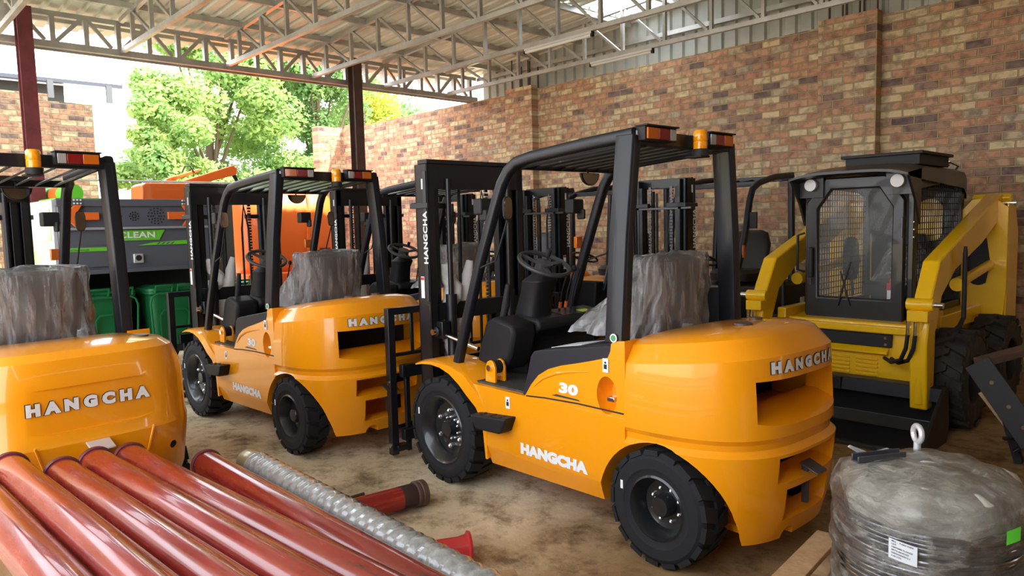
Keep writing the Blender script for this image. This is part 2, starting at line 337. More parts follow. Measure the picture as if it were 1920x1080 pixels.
# ---------------------------------------------------------------- forklift
def plan(z, w, xs, xb, n, tilt=0, N=40, x0=None):
    out = []
    for i in range(N+1):
        t_ = -pi/2+pi*i/N
        y = w*math.copysign(abs(sin(t_))**(2/n), t_); x = xs-(xs-xb)*abs(cos(t_))**(2/n)
        out.append((x, y, z+tilt*(xs-x)/(xs-xb)))
    return out
def make_wheel(parent, x, y, r_, w, rim_r, lugs, style, side=1):
    m = M()
    W = w/2
    m.lathe([(rim_r, -W+.01), (r_*.80, -W), (r_*.91, -W+.012), (r_*.945, -W*.75), (r_*.945, W*.75), (r_*.91, W-.012), (r_*.86, W-.004), (r_*.84, W), (rim_r+.045, W), (rim_r+.035, W-.006), (rim_r+.012, W-.008), (rim_r, W-.02)], (0, 0, 0), (0, 1, 0), 48, close=True)
    for s in (1, -1):
        for k in range(lugs):
            a = 2*pi*(k+(.5 if s < 0 else 0))/lugs; da = pi/lugs*.80; sh = 2*pi/lugs*.32; vs_ = []
            for rr, hh, aa, dd in ((r_*.90, .0, a+sh, da*.9), (r_*.90, s*W*.97, a, da), (r_, 0, a+sh, da*.82), (r_*.985, s*W*.93, a, da*.9)):
                for q in (-1, 1): vs_.append((rr*cos(aa+q*dd), hh, rr*sin(aa+q*dd)))
            m.add(vs_, [(0, 1, 3, 2), (4, 6, 7, 5), (0, 2, 6, 4), (1, 5, 7, 3), (2, 3, 7, 6), (0, 4, 5, 1)])
    o = m.build('wheel', RUB, parent, 0, 30, loc=(x, y*side, r_))
    if side < 0: o.rotation_euler = (0, 0, pi)
    m = M()
    if style == 'front':
        m.lathe([(rim_r, -W+.02), (rim_r+.012, W-.01), (rim_r+.004, W-.002), (rim_r-.012, W-.012), (rim_r-.022, W-.035), (rim_r-.035, W-.045), (rim_r-.045, W-.085), (rim_r*.62, W-.10), (.055, W-.10), (.05, W-.07), (.048, W-.045), (.02, W-.042), (0, W-.042)], (0, 0, 0), (0, 1, 0), 40)
    else:
        m.lathe([(rim_r, -W+.02), (rim_r+.012, W-.008), (rim_r+.002, W-.002), (rim_r-.008, W-.02), (rim_r-.022, W-.06), (rim_r-.03, W-.09), (.085, W-.10), (.058, W-.10), (.055, W-.05), (.045, W-.035), (0, W-.032)], (0, 0, 0), (0, 1, 0), 40)
    m.build('rim', RIM, o, 0, 40)
    nut = None
    rings = [(.118, 6, .017, W-.098), (.072, 10, .010, W-.10)] if style == 'front' else [(.082, 8, .010, W-.10)]
    for rr, cnt, nr, h0 in rings:
        for k in range(cnt):
            a = 2*pi*(k+.5)/cnt
            mm = M(); mm.cyl((0, h0, 0), (0, h0+nr*1.5, 0), nr, 6); mm.ball((0, h0+nr*1.6, 0), nr*.85, 8)
            if nut is None or nut[1] != nr: nut = (mm.mesh('wheel_nut', CHROME), nr)
            no = bpy.data.objects.new('wheel_nut', nut[0]); COL.objects.link(no); no.parent = o; no.location = (rr*cos(a), 0, rr*sin(a))
    mm = M(); mm.add([(r_*.74*cos(a)+dx, W+.0015, r_*.74*sin(a)+dz) for a, dx, dz in ((.35, -.008, -.022), (.35, .008, -.022), (.35, .008, .022), (.35, -.008, .022))], [(0, 1, 2, 3)])
    mm.build('tyre_tag', WHITE, o, 0, 0)
    return o
def cover_mesh(rings, amp=.02, sc=6, seed=0):
    out = []
    for r_ in rings:
        out.append([tuple(V(p)+V((mnoise.noise(V(p)*sc+V((seed, 0, 0))), mnoise.noise(V(p)*sc+V((0, seed+9, 0))), mnoise.noise(V(p)*sc*1.5+V((0, 0, seed+4)))))*amp) for p in r_])
    return out
def rrect(cx_, cy_, hx, hy, z, n_=24, e=3.5):
    return [(cx_+hx*math.copysign(abs(cos(2*pi*k/n_))**(2/e), cos(2*pi*k/n_)), cy_+hy*math.copysign(abs(sin(2*pi*k/n_))**(2/e), sin(2*pi*k/n_)), z) for k in range(n_)]
def make_mast(root, x=2.08, hw=.44, top=2.13, plate=True, text='HANGCHA', wrap=True, heavy=True):
    mast = M()
    k = hw/.44
    # top plate (chamfered) and head beam
    if plate:
        mast.prism([(x+.085, hw-.10*k), (x+.02, hw), (x-.09, hw), (x-.09, -hw), (x+.02, -hw), (x+.085, -hw+.10*k)], 'z', top-.03, top)
        mast.prism([(x-.085, hw-.004), (x-.06, hw-.004), (x-.06, -hw+.004), (x-.085, -hw+.004)], 'z', top-.20, top-.03)
    else:
        mast.box(x-.05, x-.02, -hw, hw, top-.11, top-.02)
    mo = mast.build('mast', BLACK, root, .004)
    for a_ in ((x-.075, x-.045, -hw, hw, 1.02, 1.14), (x-.06, x-.02, -hw, hw, .28, .42)):
        cb = M(); cb.box(*a_); cb.build('crossbar', BLACK, mo, .003)
    for s in (1, -1):
        u = M(); Y = lambda a: s*a
        yo, yi = hw, hw-.085*k
        def chan(xa, xb, ya, yb, z0, z1, th=.016, mm=u):
            y0, y1 = sorted((Y(ya), Y(yb)))
            yw = sorted((Y(ya), Y(ya-th)))
            mm.box(xa, xb, yw[0], yw[1], z0, z1)
            mm.box(xa, xa+th, y0, y1, z0, z1); mm.box(xb-th, xb, y0, y1, z0, z1)
        chan(x-.085, x+.06, yo-.002, yo-.06*k, .14, top-.03)
        chan(x-.05, x+.085, yo-.065*k, yo-.12*k, .12, top-.035)
        uo = u.build('upright', BLACK, mo, .002)
        if heavy:
            v = M(); v.box(x+.02, x+.08, Y(yo-.14*k)-.02, Y(yo-.14*k)+.02, .3, top-.10); v.build('inner_rail', GUARD, mo, .002)
    for a_ in ((x+.06, x+.10, hw*.35, hw+.01, 1.80, 1.84), (x+.06, x+.10, -hw-.01, -hw*.35, 1.80, 1.84)):
        tie = M(); tie.box(*a_); tie.build('mast_tie', GUARD, mo, .003)
    for s in (1, -1):
        gs = M(); gs.box(x-.075, x-.04, *sorted((s*hw, s*(hw+.004))), 1.16, top-.08); gs.build('rail_flange', GUN2, mo, .001)
        tb = M(); tb.box(x-.10, x+.11, *sorted((s*(hw+.001), s*(hw+.014))), 1.80, 1.835); tb.build('mast_tie', GUN2, mo, .002)
    for s in (1, -1):
        c_ = M(); c_.cyl((x-.10, s*hw*.62, .25), (x-.10, s*hw*.62, 1.15), .032*k+.004, 14); c_.cyl((x-.10, s*hw*.62, 1.15), (x-.10, s*hw*.62, top-.13), .019, 12); c_.cyl((x-.10, s*hw*.62, 1.12), (x-.10, s*hw*.62, 1.20), .04*k, 14)
        c_.build('lift_cylinder', BLACK, mo)
        ch = M()
        for i in range(44): ch.box(x+.03, x+.045, s*hw*.40-.018+(.004 if i % 2 else 0), s*hw*.40+.018-(.004 if i % 2 else 0), .75+i*.0285, .75+i*.0285+.021)
        ch.build('lift_chain', GUN, mo, 0, 0)
        hs = M(); hs.tube([(x+.02, s*hw*.2, .7), (x+.02, s*hw*.2, 1.7), (x+.0, s*hw*.24, 1.93), (x-.03, s*hw*.30, 1.7), (x-.03, s*hw*.32, .8)], .011, 8); hs.build('hose', BLACKM, mo)
    if wrap:
        wr = M(); pts = []
        for i in range(9):
            t_ = i/8; pts.append((x-.02+.03*sin(i*1.7), hw*.52+.03*sin(i*2.1), 1.42-t_*.68))
        wr.loft(cover_mesh([rrect(p[0], p[1], .055+.015*sin(i), .075-.03*(i/8), p[2], 16, 2.2) for i, p in enumerate(pts)], .02, 12), True, True)
        wr.build('cloth_wrap', CLOTH, mo)
        wr = M(); wr.loft(cover_mesh([rrect(x-.03, hw*.1+.02*i, .03+.004*i, .02+.014*i, 1.42-.08*i, 14, 2.2) for i in range(8)], .02, 9, 5)); wr.build('cloth_wrap', CLOTH, mo)
    if text:
        tx = M(); put_text(tx, text, (x-.082, hw+.004, 1.42), (0, 0, 1), (1, 0, 0), h=.05, w=.36, bold=.03, lift=.001)
        tx.build('mast_lettering', WHITE, mo, 0, 0)
        st = M(); st.box(x-.02, x+.02, hw-.001, hw+.001, 1.18, 1.33); st.build('mast_sticker', WHITE, mo, 0, 0)
        st = M(); st.box(x-.018, x+.018, hw+.0012, hw+.0018, 1.305, 1.325); st.build('red_sticker_band', REDLAB, mo, 0, 0)
        st = M(); st.box(x-.05, x-.02, hw-.001, hw+.001, 1.93, 2.0); st.build('rating_plate', WHITE, mo, 0, 0)
    return mo
def make_carriage(root, x=2.30, hw=.55, zt=1.10, full=True):
    c = M(); c.box(x-.03, x+.02, -hw+.04, hw-.04, .60, .69); c.box(x-.03, x+.02, -hw+.04, hw-.04, .14, .22)
    for s in (1, -1): c.box(x-.06, x-.03, s*.27-.02, s*.27+.02, .10, .80)
    co = c.build('fork_carriage', BLACK, root, .004)
    b = M()
    for s in (1, -1):
        b.box(x+.03, x+.085, s*hw-.028, s*hw+.028, .0+.03, zt)
        b.box(x+.0, x+.03, s*(hw-.10)-.018, s*(hw-.10)+.018, .05, .69); b.box(x, x+.08, min(s*hw, s*(hw-.10)), max(s*hw, s*(hw-.10)), .06, .10)
    b.box(x+.03, x+.075, -hw, hw, zt-.05, zt); b.box(x+.04, x+.065, -hw, hw, .745, .77)
    for i in range(5): b.box(x+.045, x+.058, -hw+2*hw*(i+1)/6-.014, -hw+2*hw*(i+1)/6+.014, .77, zt-.05)
    bo = b.build('load_backrest', BLACK, co, .004)
    for s in (1, -1):
        for z in (.10, .56):
            n_ = M(); n_.cyl((x+.057, s*(hw+.028), z), (x+.057, s*(hw+.036), z), .016, 12); n_.build('bolt', CHROME, bo)
    return co
def make_lamp(root, y0, y1, x=.145, z=2.105, flip=1):
    # box with three lenses facing the rear (-x)
    h = M(); a, b = sorted((y0, y1)); h.box(x, x+.06, a-.01, b+.01, z-.034, z+.034)
    h.prism([(x-.018, z+.034), (x+.06, z+.034), (x+.06, z+.042), (x-.018, z+.042)], 'y', a-.014, b+.014)
    ho = h.build('tail_lamp', BLACKM, root, .003)
    t_ = [(0, .40, AMB), (.40, .78, RED), (.78, 1.0, CLR)]
    for p, q, mt in t_:
        l_ = M(); ya, yb = sorted((y0+(y1-y0)*p, y0+(y1-y0)*q)); l_.box(x-.010, x+.002, ya+.0015, yb-.0015, z-.028, z+.028); l_.build('lens', mt, ho, .003)
    return ho
def make_guard(root, bars=True, bar_mat=None, flare=1):
    g = M(); zr = 2.13
    for s in (1, -1):
        # rear post flares outward on its way down
        yt = .44 if s > 0 else .405
        g.rtube([(.245, s*yt, 2.10), (.25, s*(yt+.055*flare), 1.6), (.255, s*(yt+.09*flare), 1.07)], .068, .115, (0, 1, 0), .12)
        pts = [(.20, s*yt, 2.105), (.55, s*yt, 2.085), (.95, s*(yt+.0), 2.055), (1.07, s*.447, 2.035), (1.14, s*.45, 1.99), (1.195, s*.455, 1.92), (1.25, s*.46, 1.80), (1.40, s*.47, 1.45), (1.55, s*.48, 1.05), (1.65, s*.485, .76)]
        g.rtube(pts, .06, .065, (0, 1, 0), .3)
    g.box(.19, .25, -.42, .42, 2.055, 2.125); g.box(1.06, 1.10, -.42, .42, 1.995, 2.04)
    go = g.build('overhead_guard', GUARD, root, .004)
    if bars:
        for i in range(8):
            y = -.385+.77*i/7; b = M(); b.beam((.24, y, 2.075), (1.08, y, 2.02), .085, .012, (0, .55, 1)); b.build('roof_bar', bar_mat or GUARD, go, .002)
    return go
def forklift(variant='A', name='forklift', wrap=True):
    root = empty(name)
    # chassis
    b = M()
    for s in (1, -1):
        def pr(poly, y0, y1): b.prism(poly, 'y', *sorted((s*y0, s*y1)))
        pr([(.18, .34), (1.283, .34), (1.30, .47), (1.36, .545), (1.47, .665), (1.53, .70), (.18, .70)], .30, .57)
        # lower skirt tapering in
        P0 = [(.18, .34), (1.283, .34), (1.27, .215), (.18, .235)]
        vs_ = [(x_, s*.30, z_) for x_, z_ in P0]+[(x_, s*(.57 if z_ > .3 else .525), z_) for x_, z_ in P0]
        b.add(vs_, [(0, 1, 2, 3), (7, 6, 5, 4), (0, 4, 5, 1), (1, 5, 6, 2), (2, 6, 7, 3), (3, 7, 4, 0)])
        # hood side cover
        hp = [(.18, .70), (.915, .70), (.86, .775), (.80, .835), (.72, .88), (.62, .912), (.52, .935), (.40, .965), (.29, .995), (.272, 1.03), (.268, 1.065), (.25, 1.083), (.18, 1.09)]
        pr(hp, .44, .565)
        # fender sweep over the front wheel
        arc = [(1.275, .25), (1.30, .47), (1.36, .555), (1.42, .62), (1.50, .68), (1.60, .735), (1.70, .762), (1.80, .770), (1.90, .762), (1.975, .748)]
        up_ = [(1.26, .25), (1.27, .50), (1.30, .60), (1.37, .68), (1.46, .745), (1.58, .775), (1.70, .787), (1.80, .788), (1.90, .776), (1.985, .752)]
        rings = []
        for (a0, a1), (c0, c1) in zip(arc, up_):
            yo = .595 if a1 > .6 else .575
            rings.append([(a0, s*.30, a1), (a0, s*yo, a1), (c0, s*(yo-.004), c1), (c0, s*(yo-.03), c1+.012), (c0, s*.30, c1+.012)])
        b.loft(rings)
    b.box(.18, 1.5, -.31, .31, .25, .60)
    bo = b.build('chassis', ORANGE, root)
    arch = []
    for s in (1, -1):
        c = M(); a_, d_ = sorted((s*.27, s*.8)); c.prism([(.0+.356*cos(2*pi*k/48), .24+.372*sin(2*pi*k/48)) for k in range(48)], 'y', a_, d_); arch.append(c)
        c = M(); c.box(-.354, .35, *sorted((s*.27, s*.8)), -.1, .25); arch.append(c)
    if variant == 'A':  # finger pocket with latch
        for s in (1, -1):
            c = M(); c.lathe([(.0, -.10), (.045, -.085), (.065, -.04), (.072, .1)], (.30, s*.555, .80), (0, s, 0), 20); 
            c.v = [(x_, y_, .80+(z_-.80)*1.45) for x_, y_, z_ in c.v]; arch.append(c)
    cut(bo, arch)
    bv = bo.modifiers.new('bevel', 'BEVEL'); bv.width = .012; bv.segments = 2; bv.limit_method = 'ANGLE'; bv.angle_limit = R(38)
    for s in (1, -1):
        tr_ = M(); tr_.tube([(x_, s*.568, z_) for x_, z_ in ((.19, .725), (.5, .725), (.75, .715), (.90, .703))], .004, 6); tr_.build('seam_trim', BLACKM, bo)
        lt = M(); lt.box(.265, .315, *sorted((s*.50, s*.548)), .765, .79); lt.build('latch', CHROME, bo, .004)
        em = M(); em.add([(.70, s*.5668, .738), (.48, s*.5668, .738), (.50, s*.5668, .746), (.66, s*.5668, .750)], [(0, 1, 2, 3)]); em.build('chrome_swoosh', GUN, bo, 0, 0)
        rib = M(); rib.tube([(.84, s*.566, .765), (.76, s*.566, .825), (.66, s*.566, .865), (.55, s*.566, .888), (.42, s*.566, .905)], [.003, .008, .009, .007, .002], 8); rib.build('hood_crease', ORANGE, bo)
    tx = M(); put_text(tx, '30', (.64, .5652, .762), (-1, 0, 0), (0, 0, 1), h=.060, w=.14, bold=.06, lift=.002, slant=.1); tx.build('capacity_number', WHITE, bo, 0, 0)
    tx = M(); put_text(tx, 'HANGCHA', (.955, .570, .355), (-1, 0, 0), (0, 0, 1), h=.066, w=.525, bold=.085, lift=.0025); tx.build('side_lettering', WHITE, bo, 0, 0)
    tx = M(); put_text(tx, 'HANGCHA', (.43, -.570, .355), (1, 0, 0), (0, 0, 1), h=.066, w=.525, bold=.085, lift=.0025); tx.build('side_lettering', WHITE, bo, 0, 0)
    for (x_, z_) in ((1.06, .635), (.30, .955)):
        st = M(); st.box(x_-.018, x_+.018, .5665, .5725, z_-.035, z_+.035); so = st.build('warning_sticker', WHITE, bo, 0, 0)
        st = M(); st.box(x_-.010, x_+.010, .5727, .5735, z_-.018, z_+.006); st.box(x_-.006, x_+.006, .5727, .5735, z_+.010, z_+.02); st.build('sticker_mark', BLACKM, so, 0, 0)
    if 1:
        # seat deck / hood trim
        d = M(); d.prism([(.95, .695), (.90, .84), (.875, .93), (.85, .962), (.80, .975), (.30, 1.055), (.22, 1.06), (.22, .695)], 'y', -.43, .43); do = d.build('hood', TRIM, root, .02)
        for s in (1, -1):
            hr = M(); hr.prism([(.95, .695), (.90, .84), (.875, .93), (.85, .962), (.80, .975), (.30, 1.055), (.26, 1.06), (.262, 1.03), (.285, .985), (.40, .95), (.52, .92), (.62, .897), (.72, .865), (.80, .82), (.86, .76), (.90, .695)], 'y', *sorted((s*.42, s*.554))); hr.build('hood_rim', TRIM, do, .008)
        f_ = M(); f_.box(.90, 1.56, -.53, .53, .685, .712); fo = f_.build('floor_mat', FLOORMAT, root, .004)
        for s in (1, -1):
            e = M(); e.prism([(.99, .565), (1.325, .535), (1.31, .50), (1.27, .452), (1.06, .462), (1.03, .48)], 'y', *sorted((s*.50, s*.655)))
            eo = e.build('step', PLAST, root, .012)
            for k in range(3):
                for j in range(2):
                    st = M(); st.cyl((1.06+.09*k, s*(.595+.035*j), .553-.006*k), (1.06+.09*k, s*(.595+.035*j), .562-.006*k), .011, 8); st.build('step_stud', BLACKM, eo)
            br = M()
            for k in (0, 1):
                x_ = 1.30; yy = s*(.50-.075*k)
                br.prism([(x_-.045, .70), (x_+.05, .70), (x_+.045, .80), (x_+.03, .835), (x_, .848), (x_-.03, .835), (x_-.045, .80)], 'y', *sorted((yy, yy-s*.018)))
            bro = br.build('guard_bracket', ORANGE, root, .004)
            pn = M(); pn.cyl((1.30, s*.515, .80), (1.30, s*.40, .80), .02, 12); pn.build('bracket_pin', CHROME, bro)
            rb_ = M(); rb_.cyl((1.30, s*.478, .80), (1.30, s*.428, .80), .042, 16); rb_.build('bushing', BLACKM, bro)
        # cowl and dashboard
        c = M(); c.prism([(1.30, .71), (1.57, .71), (1.52, 1.02), (1.40, 1.10), (1.18, 1.075), (1.16, 1.02), (1.30, .93)], 'y', -.46, .20)
        co = c.build('dashboard', PLAST, root, .02)
        pd = M(); pd.prism([(1.30, .76), (1.56, .80), (1.46, 1.06), (1.38, 1.10), (1.20, 1.06), (1.19, 1.0), (1.23, .86)], 'y', .20, .40); pd.build('side_pod', PLAST, root, .025)
        ins = M(); ins.prism([(1.20, 1.076), (1.36, 1.096), (1.36, 1.10), (1.20, 1.08)], 'y', -.36, -.05); ins.build('instrument_panel', GUARD, co, 0)
        lb = M(); lb.prism([(1.21, 1.0825), (1.27, 1.09), (1.27, 1.092), (1.21, 1.0845)], 'y', -.33, -.24); lb.build('lime_label', LIME, co, 0)
        sc = M(); sc.loft([rrect(1.36, .08, .10, .11, 1.00, 20, 4), rrect(1.345, .08, .095, .10, 1.12, 20, 4), rrect(1.31, .08, .085, .09, 1.24, 20, 4), rrect(1.28, .08, .095, .10, 1.31, 20, 4), rrect(1.25, .08, .05, .05, 1.37, 20, 3)])
        sco = sc.build('steering_column', PLAST, root, .004)
        nrm = V((-.42, 0, .9)).normalized(); ctr = V((1.225, .09, 1.42)); u_ = nrm.cross(V((0, 1, 0))).normalized(); w_ = nrm.cross(u_)
        sw = M(); sw.tube([ctr+(u_*cos(2*pi*k/36)+w_*sin(2*pi*k/36))*.165 for k in range(37)], .015, 8, False)
        for a in (90, 210, 330): sw.beam(ctr-nrm*.012, ctr+(u_*cos(R(a))+w_*sin(R(a)))*.16, .03, .012, nrm)
        sw.cyl(ctr-nrm*.05, ctr+nrm*.012, .055, 20); swo = sw.build('steering_wheel', WHEELG, root)
        kn = M(); kn.cyl(ctr+u_*(-.1)+w_*.12, ctr+u_*(-.1)+w_*.12+nrm*.05, .016, 10); kn.build('wheel_knob', BLACKM, swo)
        hb = M(); hb.tube([(1.40, .30, 1.08), (1.37, .30, 1.16), (1.34, .30, 1.30)], [.022, .026, .018], 10); hb.build('parking_brake_lever', BLACKM, root)
        for k in range(3):
            lv = M(); lv.tube([(1.33, -.14-.055*k, 1.09), (1.30, -.14-.055*k, 1.22), (1.24, -.14-.055*k, 1.36)], .006, 8); lo = lv.build('control_lever', BLACKM, root)
            ln_ = M(); ln_.ball((1.235, -.14-.055*k, 1.375), .017, 10, 1, 1, 1.4); ln_.build('lever_knob', BLACKM, lo)
            if k < 2: wt = M(); wt.cyl((1.325, -.14-.055*k, 1.11), (1.315, -.14-.055*k, 1.15), .011, 8); wt.build('lever_tag', WARN, lo)
        for k in range(2): pdl = M(); pdl.beam((1.30, .0-.12*k, .74), (1.36, .0-.12*k, .86), .06, .012); pdl.build('pedal', BLACKM, root, .003)
        # seat and its plastic
        s_ = M(); s_.loft([rrect(.58, 0, .23, .25, 1.05), rrect(.58, 0, .24, .26, 1.12), rrect(.57, 0, .23, .25, 1.17), rrect(.56, 0, .18, .2, 1.185)])
        s_.loft([rrect(.37, 0, .06, .24, 1.12), rrect(.35, 0, .065, .25, 1.25), rrect(.32, 0, .06, .25, 1.38), rrect(.29, 0, .045, .22, 1.455), rrect(.285, 0, .02, .16, 1.475)])
        so = s_.build('seat', SEATB, root)
        # plastic: a bag pulled down over backrest and cushion
        cr = []
        for z_, xa, xb, hy in ((1.50, .27, .33, .23), (1.495, .22, .38, .265), (1.46, .21, .41, .285), (1.38, .21, .45, .285), (1.30, .21, .53, .29), (1.22, .21, .66, .30), (1.14, .21, .80, .31), (1.09, .21, .86, .33), (1.058, .21, .88, .34)):
            rr_ = rrect((xa+xb)/2, 0, (xb-xa)/2, hy, z_, 96, 3.2); cx_ = (xa+xb)/2; fold = .05*min(1, max(0, (1.50-z_)/.35))
            cr.append([(cx_+(px_-cx_)*(1+fold*sin(11*ang+z_*9)+.03*sin(23*ang-z_*14)), py_*(1+fold*sin(11*ang+z_*9)+.03*sin(23*ang-z_*14)), pz_) for (px_, py_, pz_), ang in zip(rr_, [2*pi*k/96 for k in range(96)])])
        cv = M(); cv.loft(cover_mesh(cr, .022, 8, 3), True, True); cvo = cv.build('seat_cover', FILM, so, 0, 60)
        lbl = M(); lbl.prism([(.84, .966), (.60, 1.007), (.60, 1.010), (.84, .969)], 'y', .20, .42); lbl.build('paper_sheet', PAPER, do, 0)
    # counterweight
    if variant == 'A':
        L = [(.165, .54, -.44, 0), (.30, .566, -.475, 0), (.52, .577, -.50, 0), (.585, .579, -.505, .01), (.597, .568, -.492, .01), (.612, .556, -.478, .01), (.64, .558, -.48, .01), (.665, .575, -.495, .01), (.83, .570, -.487, .03), (.978, .558, -.478, .072), (1.065, .498, -.405, .070), (1.083, .465, -.37, .068), (1.10, .38, -.30, .064), (1.105, .2, -.18, .05)]
        w = M(); w.loft([plan(z, ww, .18, xb, 3.0, t_, 56) for z, ww, xb, t_ in L])
        wo = w.build('counterweight', ORANGE, root)
        c1 = M(); c1.prism([(.10, .925), (-.95, .955), (-.95, .55), (-.33, .785), (.10, .785)], 'y', -.37, .37)
        c2 = M(); c2.prism([(-.15, .575), (-.95, .585), (-.95, .34), (-.40, .475), (-.15, .475)], 'y', -.27, .27)
        c3 = M(); c3.prism([(-.15, .415), (-.95, .42), (-.95, .18), (-.40, .27), (-.15, .27)], 'y', -.20, .20)
        c4 = M(); c4.cyl((-.9, 0.13, .165), (-.3, 0.13, .165), .05, 20)
        c5 = M(); c5.box(-.28, .15, -.49, .49, .70, .97); c6 = M(); c6.box(-.35, -.14, -.40, .40, .20, .60)
        cut(wo, arch[:4]+[c1, c2, c3, c4, c5, c6], 24)
        bv = wo.modifiers.new('bevel', 'BEVEL'); bv.width = .012; bv.segments = 2; bv.limit_method = 'ANGLE'; bv.angle_limit = R(40)
        bvh = bvh_of(wo)
        tx = M(); put_text(tx, 'H A N G C H A', (-.62, .30, .970), (0, -1, 0), (0, 0, 1), h=.056, w=.56, bold=.085, bvh=bvh, lift=.006); tx.build('rear_lettering', LETTER, wo, 0, 0)
        tx = M(); put_text(tx, 'H A N G C H A', (-.62, .303, .967), (0, -1, 0), (0, 0, 1), h=.062, w=.566, bold=.105, bvh=bvh, lift=.003); tx.build('lettering_outline', BLACKM, wo, 0, 0)
        pl = M(); pl.prism([(-.46, .50), (-.55, .465), (-.55, .472), (-.46, .51)], 'y', -.05, .05); pl.box(-.48, -.45, -.012, .012, .30, .50); pl.build('tow_pin', GUN, wo, .003)
        fl = M(); fl.cyl((-.20, .12, 1.155), (-.20, .12, 1.167), .045, 20); fl.v = [(x_, y_, z_+.0) for x_, y_, z_ in fl.v]; fl.build('lifting_hole_cap', BROWNC, wo)
        fl = M(); fl.cyl((-.10, -.17, 1.142), (-.10, -.17, 1.156), .035, 20); fl.build('lifting_hole_cap', BROWNC, wo)
        rad = M(); rad.box(-.02, .02, -.485, .485, .705, .965); rad.build('radiator', BLACKM, wo)
    else:
        L = [(.20, .50, -.47, 0), (.40, .555, -.55, 0), (.60, .575, -.572, 0), (.665, .578, -.578, 0), (.70, .573, -.565, 0), (.90, .565, -.563, 0), (.955, .558, -.560, .02), (1.045, .525, -.525, .03), (1.075, .48, -.48, .035), (1.088, .36, -.38, .04), (1.09, .2, -.25, .04)]
        w = M(); w.loft([plan(z, ww, .18, xb, 3.9, t_, 56) for z, ww, xb, t_ in L])
        wo = w.build('counterweight', ORANGE, root)
        c1 = M(); c1.prism([(.40, .945), (-.40, .945), (-.365, .80), (-.30, .745), (-.2, .725), (.2, .725), (.30, .745), (.365, .80)], 'x', -.9, -.552)
        c3 = M(); c3.prism([(.20, .30), (.20, .46), (.16, .50), (-.16, .50), (-.20, .46), (-.20, .30)], 'x', -.9, -.42)
        c4 = M(); c4.cyl((-.9, -.385, .535), (-.4, -.385, .535), .022, 20)
        cut(wo, arch[:4]+[c1, c3, c4], 24)
        bv = wo.modifiers.new('bevel', 'BEVEL'); bv.width = .012; bv.segments = 2; bv.limit_method = 'ANGLE'; bv.angle_limit = R(35)
        bvh = bvh_of(wo)
        tx = M(); put_text(tx, 'H A N G C H A', (-.6, .290, .826), (0, -1, 0), (0, 0, 1), h=.062, w=.555, bold=.085, bvh=bvh, lift=.010); tx.build('rear_lettering', LETTER, wo, 0, 0)
        tx = M(); put_text(tx, 'H A N G C H A', (-.6, .293, .823), (0, -1, 0), (0, 0, 1), h=.068, w=.561, bold=.105, bvh=bvh, lift=.004); tx.build('lettering_outline', BLACKM, wo, 0, 0)
        hl = M(); hl.cyl((-.50, -.385, .535), (-.47, -.385, .535), .022, 16); hl.build('plug', BLACKM, wo)
        pl = M(); pl.prism([(-.56, .655), (-.66, .625), (-.66, .633), (-.56, .668)], 'y', -.055, .055); pl.box(-.62, -.58, -.014, .014, .5, .645); pl.build('tow_pin', ALU, wo, .003)
        fl = M(); fl.cyl((-.30, -.33, 1.112), (-.30, -.33, 1.122), .045, 20); fl.build('lifting_hole_cap', BROWNC, wo)
        for s in (1, -1):
            rdg = M(); rdg.beam((-.578, s*.27, .68), (-.565, s*.20, .42), .008, .012); rdg.build('rear_rib', ORANGE, wo, .003)
    lin = M(); lin.box(-.12, .16, -.26, .26, .25, .66); lin.build('axle_housing', BLACKM, root, .02)
    ax = M(); ax.cyl((0, -.45, .29), (0, .45, .29), .05, 12); ax.build('rear_axle', BLACKM, root)
    ax = M(); ax.cyl((1.7, -.48, .35), (1.7, .48, .35), .10, 16); ax.build('front_axle', BLACKM, root)
    make_guard(root, flare=1 if variant == 'A' else .45)
    bc = M(); bc.box(.09, .19, -.035, .045, 2.0, 2.01); bc.cyl((.125, .0, 2.005), (.125, .0, 2.045), .042, 20); bco = bc.build('beacon_base', BLACKM, root, .002)
    bl = M(); bl.lathe([(.036, 0), (.037, .035), (.035, .04), (.037, .045), (.036, .088), (.028, .098), (0, .102)], (.125, 0, 2.045), (0, 0, 1), 24); bl.build('beacon_lens', AMBG, bco)
    make_lamp(root, .425, .19); make_lamp(root, -.335, -.12)
    # green inspection sticker, tag, hinges on the guard
    st = M(); st.cyl((.245, .5685, 1.10), (.245, .5735, 1.10), .022, 20); so_ = st.build('round_label', WHITE, root)
    st = M(); st.cyl((.245, .5736, 1.10), (.245, .5742, 1.10), .016, 20); st.build('label_dot', GREENL, so_)
    st = M(); st.box(.19, .1925, .43, .445, 2.045, 2.12); st.build('white_tag', WHITE, root, 0)
    # half-moon mirror
    mr = M(); N_ = 18; mr.prism([(-.13+.085*cos(pi+pi*k/N_), 1.985+.078*sin(pi+pi*k/N_)) for k in range(N_+1)], 'x', 1.02, 1.035); mro = mr.build('inside_mirror', BLACKM, root, .002)
    mr = M(); mr.prism([(-.13+.075*cos(pi+pi*k/N_), 1.98+.068*sin(pi+pi*k/N_)) for k in range(N_+1)], 'x', 1.016, 1.0195); mr.build('mirror_glass', MIRR, mro)
    mr = M(); mr.tube([(1.04, -.13, 1.98), (1.05, -.13, 2.02)], .006, 8); mr.build('mirror_stem', BLACKM, mro)
